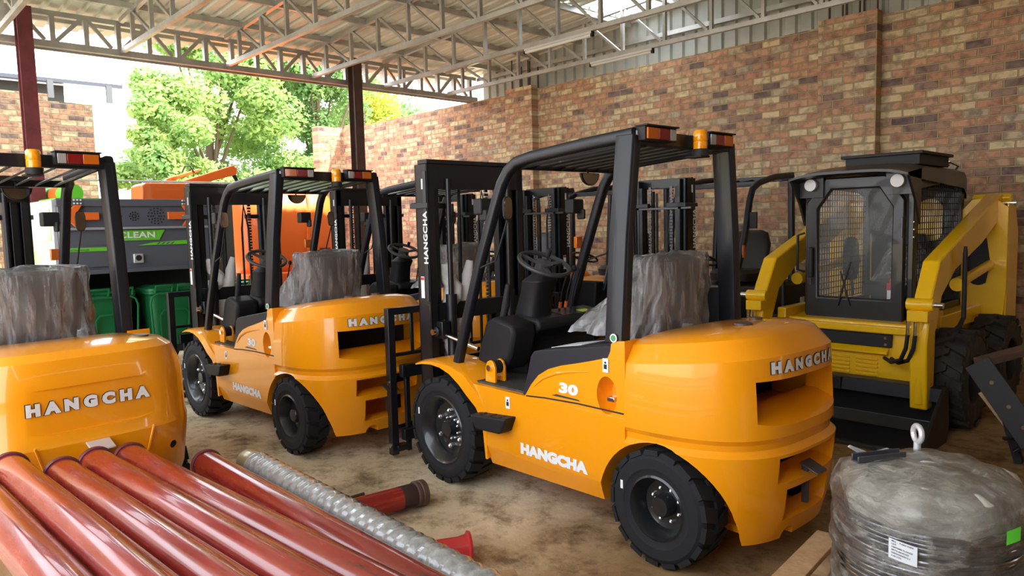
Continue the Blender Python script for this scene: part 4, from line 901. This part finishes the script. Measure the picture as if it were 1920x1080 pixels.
# wheels
def skid_wheel(x, s):
    m = M(); W = .13; r_ = .39
    m.lathe([(.19, -W), (r_*.82, -W-.005), (r_*.92, -W+.02), (r_*.93, 0), (r_*.92, W-.02), (r_*.82, W+.005), (.20, W), (.19, W-.01)], (0, 0, 0), (0, 1, 0), 44, close=True)
    for q in (1, -1):
        for k in range(18):
            a = 2*pi*(k+(.5 if q < 0 else 0))/18; vs_ = []
            for rr, hh, aa, dd in ((r_*.90, -q*.02, a+.20, .075), (r_*.88, q*W, a, .09), (r_*1.01, -q*.02, a+.20, .06), (r_*.99, q*W*1.0, a, .07)):
                for g in (-1, 1): vs_.append((rr*cos(aa+g*dd), hh, rr*sin(aa+g*dd)))
            m.add(vs_, [(0, 1, 3, 2), (4, 6, 7, 5), (0, 2, 6, 4), (1, 5, 7, 3), (2, 3, 7, 6), (0, 4, 5, 1)])
    o = part(m, 'wheel', t, RUBD, smooth=30, loc=(x, s*.725, r_))
    if s < 0: o.rotation_euler = (0, 0, pi)
    m = M(); m.lathe([(.19, -.1), (.20, .115), (.185, .12), (.17, .02), (.08, .0), (.07, .05), (0, .05)], (0, 0, 0), (0, 1, 0), 28); part(m, 'rim', o, BLACKM)
    for k in range(6): m = M(); m.cyl((.11*cos(k*pi/3), .005, .11*sin(k*pi/3)), (.11*cos(k*pi/3), .025, .11*sin(k*pi/3)), .010, 6); part(m, 'wheel_nut', o, CHROME)
for s in (1, -1):
    skid_wheel(.58, s); skid_wheel(-.50, s)
# cab: door frame, roof, mesh sides
cab = M()
cab.box(-.55, .72, -.43, -.40, .84, .90)
co = None
fr = M()
for s in (1, -1):
    fr.box(.66, .74, *sorted((s*.39, s*.435)), .80, 2.0)      # front posts
    fr.box(-.58, -.50, *sorted((s*.37, s*.43)), .84, 1.96)
    fr.beam((.70, s*.40, 2.0), (-.54, s*.40, 2.0), .06, .07); fr.box(-.55, .70, *sorted((s*.38, s*.43)), .82, .90)
    fr.prism([(.66, 1.42), (.72, 1.42), (.72, 1.95), (.10, 1.98), (.10, 1.93), (.60, 1.88)], 'y', *sorted((s*.415, s*.43)))
fr.box(-.58, .72, -.43, .43, .80, .84)
fo = part(fr, 'cab_frame', t, CABBLK, bevel=.006)
def roof_row(x, w, zc, drop, th): return [(x, -w+2*w*k/16, zc-drop*abs(-1+k/8)**4) for k in range(17)]+[(x, w-2*w*k/16, zc-th-drop*abs(1-k/8)**4) for k in range(17)]
m = M(); m.loft([roof_row(1.0, .47, 2.04, .045, .02), roof_row(.62, .47, 2.10, .05, .10), roof_row(-.45, .46, 2.10, .06, .14), roof_row(-.60, .44, 2.05, .06, .14), roof_row(-.68, .42, 1.95, .04, .10)])
ro = part(m, 'roof', t, CABBLK, bevel=0)
for s in (1, -1):
    m = M(); m.prism([(.99, 2.0), (.70, 2.04), (.70, 1.60), (.80, 1.78)], 'y', *sorted((s*.452, s*.470))); part(m, 'roof_cheek', ro, CABBLK)
    m = M(); m.box(.74, .82, *sorted((s*.25, s*.46)), 1.84, 2.02); lo = part(m, 'lamp_panel', ro, CABBLK)
    m = M(); m.cyl((.82, s*.345, 1.945), (.86, s*.345, 1.945), .050, 24); part(m, 'work_lamp', lo, TUBEW)
m = M(); m.box(-.35, .40, -.24, .36, 2.09, 2.19); m.box(-.38, .43, -.27, .39, 2.175, 2.20); part(m, 'roof_box', t, BLACKM, bevel=.004)
m = M(); m.tube([(-.42, .30, 2.12), (-.38, .36, 2.14), (-.48, .40, 2.11), (-.56, .36, 2.08)], .014, 8); m.ball((-.40, .34, 2.12), .022, 10); part(m, 'hose_fitting', t, CHROME)
# side and rear mesh
def grid(parent, pts_fn, nu, nv, name='mesh_screen'):
    m = M()
    for i in range(nu+1): m.beam(pts_fn(i/nu, 0), pts_fn(i/nu, 1), .006, .006)
    for j in range(nv+1): m.beam(pts_fn(0, j/nv), pts_fn(1, j/nv), .006, .006)
    return part(m, name, parent, BLACKM, smooth=0)
for s in (1, -1): grid(fo, lambda a, b: (-.50+1.14*a, s*.40, .92+1.06*b), 22, 20)
m = M(); m.box(-.60, -.56, -.37, .37, .84, 1.98); rp = part(m, 'rear_panel', fo, CABBLK)
m = M(); m.prism([(.16+.11*cos(2*pi*k/20), 1.62+(.10 if sin(2*pi*k/20) > 0 else -.10)+.10*sin(2*pi*k/20)) for k in range(20)], 'x', -.555, -.54); part(m, 'rear_window_guard', rp, YEL)
# front door: frame ring with octagon window
def ring(outer, inner, x0, x1):
    m = M(); k = len(outer); vs_ = [(x, a, b) for x in (x0, x1) for a, b in outer+inner]
    fs_ = []
    for i in range(k):
        j = (i+1) % k
        fs_ += [(i, j, k+j, k+i), (2*k+i, 3*k+i, 3*k+j, 2*k+j), (i, 2*k+i, 2*k+j, j), (k+i, k+j, 3*k+j, 3*k+i)]
    return m.add(vs_, fs_)
outer = [(-.40, .80), (.385, .80), (.385, 1.80), (.24, 2.0), (-.24, 2.0), (-.40, 1.80)]
inner = [(-.30, 1.00), (.29, 1.00), (.295, 1.74), (.19, 1.90), (-.19, 1.90), (-.305, 1.74)]
d = part(ring(outer, inner, .745, .80), 'door', t, CABBLK, bevel=.014)
m = M(); m.add([(.77, a, b) for a, b in inner], [tuple(range(6))]); part(m, 'door_glass', d, GLASS, smooth=0)
m = M(); m.box(.80, .84, -.365, -.33, 1.16, 1.42); part(m, 'door_handle', d, BLACKM, bevel=.01)
m = M(); m.cyl((.84, -.35, 1.10), (.85, -.35, 1.16), .012, 8); part(m, 'lock', d, CHROME)
m = M(); m.box(.80, .808, .362, .376, 1.50, 1.66); part(m, 'hinge', d, GUN, bevel=.003)
for k in range(3): m = M(); m.cyl((.76, .44, 1.50+.06*k), (.76, .447, 1.50+.06*k), .010, 10); part(m, 'hinge_bolt', fo, CHROME)
m = M(); m.beam((.812, -.12, .93), (.812, -.02, 1.30), .018, .012); m.beam((.812, -.02, .93), (.812, -.10, 1.22), .012, .01); part(m, 'wiper', d, BLACKM)
m = M(); m.tube([(.74, -.44, 1.20), (.77, -.49, 1.22), (.77, -.49, 1.52), (.74, -.44, 1.54)], .011, 8); part(m, 'grab_handle', t, BLACKM)
# interior
m = M(); m.loft([rrect(-.15, 0, .22, .24, .95), rrect(-.15, 0, .23, .25, 1.05), rrect(-.15, 0, .2, .2, 1.08)]); m.loft([rrect(-.36, 0, .05, .2, 1.0), rrect(-.38, 0, .06, .22, 1.3), rrect(-.42, 0, .04, .16, 1.5)]); se = part(m, 'seat', t, SEATM)
m = M(); m.loft(cover_mesh([rrect(-.20, 0.05, .16, .16, .98, 24, 2.5), rrect(-.12, .05, .21, .22, 1.05, 24, 2.5), rrect(-.20, .05, .20, .22, 1.16, 24, 2.5), rrect(-.28, .05, .13, .18, 1.32, 24, 2.5), rrect(-.30, .05, .05, .1, 1.40, 24, 2.5)], .03, 8)); part(m, 'seat_cover', se, FILM)
m = M(); m.cyl((.40, .16, .92), (.40, .16, 1.10), .035, 16); m.cyl((.40, .16, 1.10), (.40, .16, 1.14), .018, 12); fe = part(m, 'fire_extinguisher', t, REDLAB)
m = M(); m.box(.436, .438, .14, .18, .96, 1.04); part(m, 'extinguisher_label', fe, PAPER)
for s in (1, -1): m = M(); m.tube([(.15, s*.26, .95), (.2, s*.25, 1.15)], .012, 8); m.ball((.2, s*.25, 1.17), .025, 10); part(m, 'joystick', t, BLACKM)
# lift arms with rear towers
for s in (1, -1):
    y0, y1 = sorted((s*.58, s*.70))
    # tower plate with oval hole
    TO = [(.36, .84), (.36, 1.05), (.36, 1.24), (.36, 1.45), (.40, 1.68), (.50, 1.80), (.66, 1.82), (.78, 1.72), (.78, 1.50), (.78, 1.24), (.78, 1.0), (.76, .72), (.56, .72)]
    TI = []
    for y_, z_ in TO:
        a_ = math.atan2(z_-1.25, y_-.56); TI.append((.56+.095*cos(a_), 1.25+.13*max(-1, min(1, sin(a_)*3))+.09*sin(a_)))
    vs_ = []; fs_ = []; k_ = len(TO)
    for xx in (-.57, -.55): vs_ += [(xx, s*y_, z_) for y_, z_ in TO+TI]
    for i in range(k_):
        j = (i+1) % k_; fs_ += [(i, j, k_+j, k_+i), (2*k_+i, 3*k_+i, 3*k_+j, 2*k_+j), (i, 2*k_+i, 2*k_+j, j), (k_+i, k_+j, 3*k_+j, 3*k_+i)]
    m = M(); m.add(vs_, fs_); to = part(m, 'tower', t, YEL, bevel=.004)
    m = M(); m.prism([(-.92, .64), (-.92, 1.50), (-.80, 1.74), (-.57, 1.76), (-.57, .72)], 'y', *sorted((s*.765, s*.78))); part(m, 'tower_side', to, YEL, bevel=.004)
    m = M(); m.box(-.94, -.88, *sorted((s*.53, s*.76)), .62, 1.5); m.prism([(-.88, 1.45), (-.94, 1.5), (-.86, 1.74), (-.74, 1.85), (-.68, 1.81), (-.80, 1.68)], 'y', *sorted((s*.46, s*.76))); part(m, 'rear_flange', t, YEL, bevel=.01)
    m = M(); m.prism([(-.82, 1.82), (-.66, 1.85), (.70, 1.42), (.98, 1.33), (1.12, 1.12), (1.18, 1.02), (1.24, .72), (1.20, .24), (1.06, .24), (1.05, .80), (.92, 1.06), (.60, 1.24), (-.10, 1.42), (-.66, 1.63), (-.80, 1.70)], 'y', y0, y1); ao = part(m, 'lift_arm', t, YEL, bevel=.012)
    m = M(); m.cyl((-.74, s*.50, 1.76), (-.74, s*.80, 1.76), .03, 16); part(m, 'pivot_pin', ao, CHROME)
    m = M(); m.box(1.13, 1.27, *sorted((s*.57, s*.71)), .90, .98); m.cyl((1.20, s*.55, 1.02), (1.20, s*.73, 1.02), .045, 16); m.cyl((1.18, s*.64, .28), (1.18, s*.64, .92), .042, 16); cy = part(m, 'tilt_cylinder', t, YEL, bevel=.004)
    m = M(); m.cyl((1.20, s*.73, 1.02), (1.20, s*.79, 1.02), .022, 12); part(m, 'clevis_pin', cy, CHROME)
    for k in range(2):
        m = M(); yy = s*(.61+.05*k)-.03; m.cyl((1.27, yy, .80), (1.27, yy, .90), .013, 10); part(m, 'hose_fitting', cy, CHROME)
        if s > 0: m = M(); m.tube([(1.27, yy, .80), (1.27, yy-.01, .70), (1.22, yy-.06, .60), (1.12, yy-.16, .555), (1.0, yy-.25, .56)], .015, 10); part(m, 'hydraulic_hose', cy, BLACKM)
        else: m = M(); m.tube([(1.27, yy, .80), (1.27, yy, .6), (1.2, yy, .5)], .015, 10); part(m, 'hydraulic_hose', cy, BLACKM)
    m = M(); m.cyl((-.56, s*.65, 1.22), (.35, s*.66, 1.12), .04, 16); m.cyl((.30, s*.66, 1.12), (.42, s*.66, 1.11), .055, 16); lc = part(m, 'lift_cylinder', t, YEL)
    m = M(); m.tube([(.52, s*.74, 1.42), (.52, s*.74, 1.36), (.52, s*.74, .86), (.58, s*.73, .80), (.72, s*.70, .74)], [.012, .018, .018, .018, .018], 10); part(m, 'arm_lock_bar', t, BLACKM)
    m = M(); m.box(.68, .76, *sorted((s*.58, s*.62)), .68, .78); bb = part(m, 'lock_bracket', t, BLACKM, bevel=.01)
m = M(); m.box(-1.08, -.88, -.50, .50, .50, 1.35); part(m, 'engine_door', t, YEL, bevel=.03)
m = M(); m.box(-.86, -.60, -.70, .70, .90, 1.60); part(m, 'engine_housing', t, BLACKM, bevel=.02)
m = M(); m.box(-.62, -.56, -.54, -.44, 1.74, 1.82); part(m, 'rear_marker_lamp', t, AMB, bevel=.01)
m = M(); put_text(m, 'DANGER', (1.02, .585, .52), (0, 0, 1), (1, 0, 0), h=.02, w=.12); part(m, 'warning_sticker', t, REDLAB, smooth=0)
# bucket
m = M(); prof = [(1.10, .36), (1.06, .30), (1.05, .12), (1.12, .03), (1.60, .01), (1.60, .03), (1.14, .05), (1.08, .13), (1.09, .30), (1.12, .34)]
m.prism(prof, 'y', -.80, .78); bk = part(m, 'bucket', t, BLACK, bevel=.004)
m = M(); m.prism([(1.04, .41), (1.14, .40), (1.16, .30), (1.10, .30)], 'y', -.80, .78); part(m, 'bucket_top_rail', bk, GUARD, bevel=.004)
for yy in (-.82, .78): m = M(); m.prism([(1.08, .41), (1.14, .42), (1.62, .05), (1.62, .0), (1.10, .0), (1.04, .12)], 'y', yy, yy+.025); part(m, 'bucket_side_plate', bk, BLACK, bevel=.004)
m = M(); m.box(1.52, 1.64, -.80, .78, .0, .028); part(m, 'cutting_edge', bk, GUN, bevel=.003)
m = M(); m.box(1.13, 1.17, -.02, .06, .30, .40); part(m, 'bucket_bracket', bk, BLACKM, bevel=.003)
# ---------------------------------------------------------------- trencher attachment far right
t = empty('trencher_attachment', (1.25, -5.72, 0), 0, 'black trencher attachment with bolted side plate, at the right edge', 'attachment')
def wl(x, y, z): return (x-1.32, y+5.65, z)
m = M(); m.beam(wl(1.46, -5.62, .66), wl(1.02, -6.30, .80), .10, .05); part(m, 'top_beam', t, BROWNC, bevel=.004)
m = M(); m.beam(wl(1.46, -5.62, .655), wl(1.02, -6.30, .795), .012, .02, (0, 0, 1)); 
m = M(); m.beam(wl(1.47, -5.60, .66), wl(1.10, -5.45, .20), .02, .16, (1, .5, 1)); sp = part(m, 'side_plate', t, BLACKM, bevel=.003)
m = M(); m.beam(wl(1.45, -5.66, .45), wl(1.28, -5.62, .25), .012, .05, (1, .5, 1)); part(m, 'worn_edge', t, WOOD)
for q in (.25, .55, .8):
    a = V(wl(1.47, -5.60, .66)); b_ = V(wl(1.10, -5.45, .20)); c = a.lerp(b_, q)
    n_ = V((-.4, .85, -.0)).normalized(); nn_ = V((-.45, .89, 0))
    m = M(); m.cyl(c-nn_*.03, c+nn_*.025, .014, 12); part(m, 'bolt', t, CHROME)
m = M(); m.cyl(wl(1.15, -5.55, .20), wl(.75, -6.1, .22), .09, 16); dr = part(m, 'drum', t, BLACKM)
for k in range(16):
    q = (k*.61) % 1; c = V(wl(1.15, -5.55, .20)).lerp(V(wl(.75, -6.1, .22)), q); a = k*2.4; n_ = V((.8*cos(a)*.8, .58*cos(a)*.8, sin(a))).normalized()
    m = M(); m.beam(c+n_*.05, c+n_*.15, .035, .02); part(m, 'tooth', dr, BLACK, bevel=.003)
m = M(); m.cyl(wl(1.05, -5.9, .42), wl(.8, -6.2, .44), .10, 18); part(m, 'motor', t, BLACKM, bevel=.004)
m = M(); m.tube([wl(1.10, -5.75, .42), wl(1.06, -5.78, .52), wl(.98, -5.85, .555), wl(.85, -6.0, .55)], .014, 8); part(m, 'hose', t, CLOTH)
m = M(); m.beam(wl(.95, -6.2, .0), wl(1.02, -6.28, .80), .08, .06); part(m, 'stand', t, BLACKM, bevel=.004)
m = M(); m.beam(wl(1.22, -5.66, .0), wl(1.38, -5.64, .60), .08, .05); part(m, 'stand', t, BLACKM, bevel=.004)
# ---------------------------------------------------------------- red pipes
def pipe(name, end, yaw, tilt, L, r_, mt, label, group, flange=True, rad=None):
    # end: far end centre in the world; runs back towards -x
    o = empty(name, end, 180+yaw, label, 'pipe', group); o.rotation_euler = (0, R(-tilt), R(180+yaw))
    m = M(); m.lathe([(r_-.006, L), (r_, L), (r_, .05), (r_, .03), (r_-.006, .03), (r_-.006, L)], (0, 0, 0), (1, 0, 0), 40, close=False)
    m = M(); m.lathe([(r_-.006, 0.0), (r_, 0.0), (r_, L), (r_-.006, L)], (0, 0, 0), (1, 0, 0), 40, close=True); part(m, 'tube', o, mt)
    if flange:
        for x0 in (0, L-.03): m = M(); m.lathe([(r_-.004, x0), (r_+.008, x0), (r_+.010, x0+.008), (r_+.010, x0+.022), (r_+.006, x0+.03), (r_-.004, x0+.03)], (0, 0, 0), (1, 0, 0), 40, close=True); part(m, 'end_collar', o, MAROON)
    return o
GP = 'worn red steel pipes stacked in the foreground'
pipe('steel_pipe', (3.93, -.392, .60), 1.5, 2.0, 3.3, .075, REDP, 'leftmost red pipe of the stack, cut by the left edge of the photo', GP)
pipe('steel_pipe', (3.93, -.545, .622), 1.4, 2.0, 3.4, .072, REDP, 'second red pipe from the left in the stack, below the raised name on the forklift', GP)
pipe('steel_pipe', (3.75, -.715, .600), 1.6, 2.0, 3.2, .072, REDP, 'third red pipe from the left in the stack, its end set back nearer the camera', GP)
pipe('steel_pipe', (3.85, -.873, .588), 1.5, 2.0, 3.3, .072, REDP, 'fourth red pipe from the left in the stack, its end under the grey tow plate', GP)
pipe('steel_pipe', (3.90, -1.035, .562), 1.2, 2.0, 3.3, .072, REDP, 'fifth red pipe from the left in the stack, last of the upper layer', GP)
pipe('steel_pipe', (3.93, -1.185, .41), -1.5, 2.0, 3.3, .070, REDP, 'red pipe in the lower layer, half under the fifth pipe', GP)
pipe('steel_pipe', (4.02, -1.345, .27), -1, 2.0, 3.4, .070, REDP, 'lowest red pipe, dark in the gap under the long single pipe', GP)
pipe('steel_pipe', (3.93, -1.415, .432), -2.4, 2.0, 3.4, .072, REDP, 'brighter red pipe lying apart beside the plastic-wrapped pipe', GP)
# plastic-wrapped pipe
o = pipe('wrapped_pipe', (3.90, -1.635, .40), -4.0, 2.2, 2.55, .062, ALU, 'pipe wound in grey plastic wrap with a bare brass-coloured end', None, False)
TAN = mat('tan_end', (.36, .29, .16), .3, metal=.4, coat=.3); WRAP = mat('grey_wrap', (.36, .35, .33), .2, coat=.8, bump=.7, bscale=30, col2=(.22, .21, .20), vscale=22)
m = M(); m.lathe([(.056, 0), (.068, 0), (.070, .01), (.070, .10), (.066, .125), (.056, .125)], (0, 0, 0), (1, 0, 0), 36, close=True); part(m, 'end_collar', o, TAN)
rings = []; k = 0; x = .125
while x < 2.5:
    ph = (x % .075)/.075; rr = .069+.009*ph
    rings.append([(x+.02*sin(a), (rr+.0012*sin(3*a+x*37))*cos(a), (rr+.0012*cos(2*a+x*31))*sin(a)) for a in [2*pi*j/28 for j in range(28)]]); x += .0187
m = M(); m.loft(rings); part(m, 'plastic_wrap', o, WRAP, smooth=50)
# timbers under the pipes
for i_, (x, y0, y1, z0, z1) in enumerate(((3.30, -1.11, -.30, .0, .522), (1.25, -1.13, -.30, .0, .60), (3.35, -1.27, -1.14, .0, .372), (1.2, -1.27, -1.14, .0, .43), (3.40, -1.44, -1.28, .0, .218), (1.15, -1.40, -1.24, .0, .295), (3.40, -1.70, -1.52, .0, .34), (1.70, -1.58, -1.42, .0, .402))):
    m = M(); m.box(-.06, .06, y0, y1, z0, z1); o = m.build('timber_block', WOOD, None, .004, 0); o.location = (x, 0, 0)
    tag(o, ['timber support under the far ends of the upper red pipes', 'timber support under the near part of the upper red pipes', 'narrow timber under the far end of the lower-layer red pipe', 'narrow timber under the near part of the lower-layer red pipe', 'timber block under the far end of the lowest red pipe', 'timber block under the near part of the lowest red pipe', 'timber block under the far end of the wrapped pipe', 'timber block under the near part of the wrapped pipe'][i_], 'timber', 'timber supports under the pipe stack')
# short pipe on the floor
SCOR = mat('scorched', (.045, .022, .02), .5)
d = V((3.60, -1.75, 0))-V((3.50, -2.53, 0)); a = math.degrees(math.atan2(d.y, d.x))
o = empty('short_pipe', (3.50, -2.53, .078), a, 'short red pipe with a rusty dark collar lying on the floor by the front wheel', 'pipe')
m = M(); m.lathe([(.060, 0), (.068, 0), (.068, .80), (.060, .80)], (0, 0, 0), (1, 0, 0), 40, close=True); part(m, 'tube', o, REDP)
m = M(); m.lathe([(.058, -.002), (.077, -.002), (.078, .03), (.073, .034), (.073, .044), (.078, .048), (.078, .06), (.069, .066), (.058, .066)], (0, 0, 0), (1, 0, 0), 40, close=True); part(m, 'end_collar', o, BROWNC)
m = M(); m.lathe([(.0685, .067), (.0692, .069), (.0690, .15), (.0685, .16)], (0, 0, 0), (1, 0, 0), 40); part(m, 'scorched_band', o, SCOR)
o = empty('pipe_elbow', (2.72, -2.24, .079), 62, 'bright red flanged pipe end lying beside the wrapped pipe', 'pipe')
RED2 = mat('bright_red_paint', (.55, .035, .035), .35, coat=.4)
m = M(); m.lathe([(.045, 0), (.075, 0), (.078, .012), (.062, .02), (.055, .06), (.052, .30), (.045, .30)], (0, 0, 0), (1, 0, 0), 36, close=True); part(m, 'flange_neck', o, RED2)
m = M(); m.cyl((0, 0, 0), (0, .30, 0), .010, 10); o = m.build('steel_rod', BROWNC); o.location = (3.90, -2.36, .012); o.rotation_euler = (0, 0, R(-2)); tag(o, 'thin brown steel rod on the floor behind the wrapped pipe', 'rod')
m = M(); m.box(-.10, .10, -.03, .03, 0, .055); o = m.build('wood_offcut', WOOD, None, .003); o.location = (2.45, -2.16, 0); o.rotation_euler = (0, 0, R(60)); tag(o, 'small pale wood offcut on the floor by the red flange', 'wood block')
# ---------------------------------------------------------------- pallet and wrapped wire drum
PX, PY = .83, -2.80
t = empty('pallet', (PX, PY, 0), 6, 'pale wooden pallet under the plastic-wrapped wire drum', 'pallet')
for yy in (-.50, 0, .50): m = M(); m.box(-.56, .56, yy-.045, yy+.045, .04, .191); part(m, 'stringer', t, WOOD, bevel=.004)
for k in range(6): xx = -.50+.2*k; m = M(); m.box(xx-.055, xx+.055, -.55, .55, .19, .215); part(m, 'deck_board', t, WOOD, bevel=.003)
for xx in (-.5, 0, .5): m = M(); m.box(xx-.05, xx+.05, -.55, .55, .0, .04); part(m, 'bottom_board', t, WOOD, bevel=.003)
t = empty('wire_drum', (PX, PY, .216), 0, 'drum of coiled wire wrapped in clear plastic, eyebolt on top', 'wire drum')
r0 = .272
m = M(); m.lathe([(0, 0), (r0-.01, 0), (r0, .02), (r0, .46), (r0-.05, .485), (0, .50)], (0, 0, 0), (0, 0, 1), 64)
DR = mat('drum_core', (.055, .05, .048), .5); part(m, 'core', t, DR)
m = M(); k = 0; z = .02
while z < .43:
    rr = r0+.012+.006*sin(k*2.3); th = .0075+.002*sin(k*1.3); tl = .01*sin(k*.9); k += 1
    rings_ = []
    for j in range(72):
        a = 2*pi*j/72; c = V((rr*cos(a), rr*sin(a), z+tl*sin(a+k*.3))); e_ = V((cos(a), sin(a), 0))
        rings_.append([c+e_*th*cos(b)+V((0, 0, th*sin(b))) for b in (0, pi/3, 2*pi/3, pi, 4*pi/3, 5*pi/3)])
    rings_.append(rings_[0]); m.loft(rings_, True, False); z += .0158
WIREM = mat('steel_wire', (.50, .50, .53), .22, metal=1, col2=(.12, .12, .13), vscale=5); part(m, 'wire_coil', t, WIREM, smooth=60)
# lumpy top bag under the film and the film skin
def skin(zr, amp, sc, seed=0, seg=96):
    rings_ = []
    for z, rr in zr:
        rings_.append([(rr*cos(2*pi*j/seg), rr*sin(2*pi*j/seg), z) for j in range(seg)])
    return cover_mesh(rings_, amp, sc, seed)
BAG = mat('milky_plastic', (.66, .63, .55), .22, coat=1, col2=(.42, .39, .31), vscale=6, bump=1.3, bscale=14)
m = M(); m.loft(skin([(.43, .292), (.475, .302), (.515, .284), (.545, .24), (.565, .18), (.575, .12), (.58, .05), (.58, .01)], .035, 6, 2)); part(m, 'top_cover', t, BAG, smooth=60)
m = M(); m.loft(skin([(.03, .302)]+[(.05+.030*i, .312+.005*sin(i*1.9)) for i in range(14)]+[(.475, .316), (.525, .295), (.565, .22), (.59, .11), (.60, .03)], .028, 7, 4)); part(m, 'plastic_wrap', t, FILMD, smooth=60)
eb = M(); c = V((.085, -.15, .635)); eb.tube([c+V((.707*.030*cos(a), -.707*.030*cos(a)*1.0, .030*sin(a))) for a in [2*pi*k/24 for k in range(25)]], .0105, 10, False); eb.cyl((.085, -.15, .50), (.085, -.15, .605), .013, 12); part(eb, 'eyebolt', t, ALU)
def on_drum(ang, z, w, h, mt, name, parent, tilt=0):
    m = M(); R_ = .336; n_ = 6; v_ = []
    for i in range(n_+1):
        for j in (0, 1):
            a = ang+(i/n_-.5)*w/R_; v_.append((R_*cos(a), R_*sin(a), z+(j-.5)*h+tilt*(i/n_-.5)))
    m.add(v_, [(2*i, 2*i+2, 2*i+3, 2*i+1) for i in range(n_)]); return part(m, name, parent, mt, smooth=60)
A1 = math.atan2(0-PY, 0-PX)-.20   # angle that faces the aisle
lb = on_drum(A1, .37, .085, .066, PAPER, 'shipping_label', t, -.012)
m = M()
for k, s_ in enumerate(('MILL - TUBO WIRE', 'LOT.', 'HMT0083 FLANGE', 'BRTG-BK43103', '500X5000X012.3', '6.40.2TN')):
    vs_, fs_, W_, H_ = text_geo(s_, .01); sc_ = .0055/H_
    pts = []
    for a_, b_ in vs_:
        q = A1-.033/.336+a_*min(sc_, .065/W_)/.338; pts.append((.3375*cos(q), .3375*sin(q), .37+.024-k*.0098+b_*sc_-.012*((q-A1)*.336/.075)))
    m.add(pts, fs_)
part(m, 'label_print', lb, BLACKM, smooth=0)
NEON = mat('neon_green', (.14, .85, .06), .5)
l2 = on_drum(A1+.98, .45, .055, .045, NEON, 'green_sticker', t, .01)
t = empty('metal_bracket', (.97, -2.72, .795), 60, 'dark metal sliding bracket lying on top of the wrapped drum', 'bracket')
m = M(); m.box(-.10, .10, -.02, -.012, 0, .028); m.box(-.10, .10, .012, .02, 0, .024); m.box(-.10, .10, -.02, .02, 0, .006); part(m, 'rail', t, GUN, bevel=.002)
m = M(); m.prism([(-.09, 0), (.03, .0), (.11, .05), (.10, .056), (.02, .02), (-.06, .03)], 'y', -.03, -.022); part(m, 'arm', t, ALU, bevel=.002)
for k in range(3): m = M(); m.cyl((-.06+.06*k, 0, .006), (-.06+.06*k, 0, .014), .010, 10); part(m, 'rivet', t, CHROME)
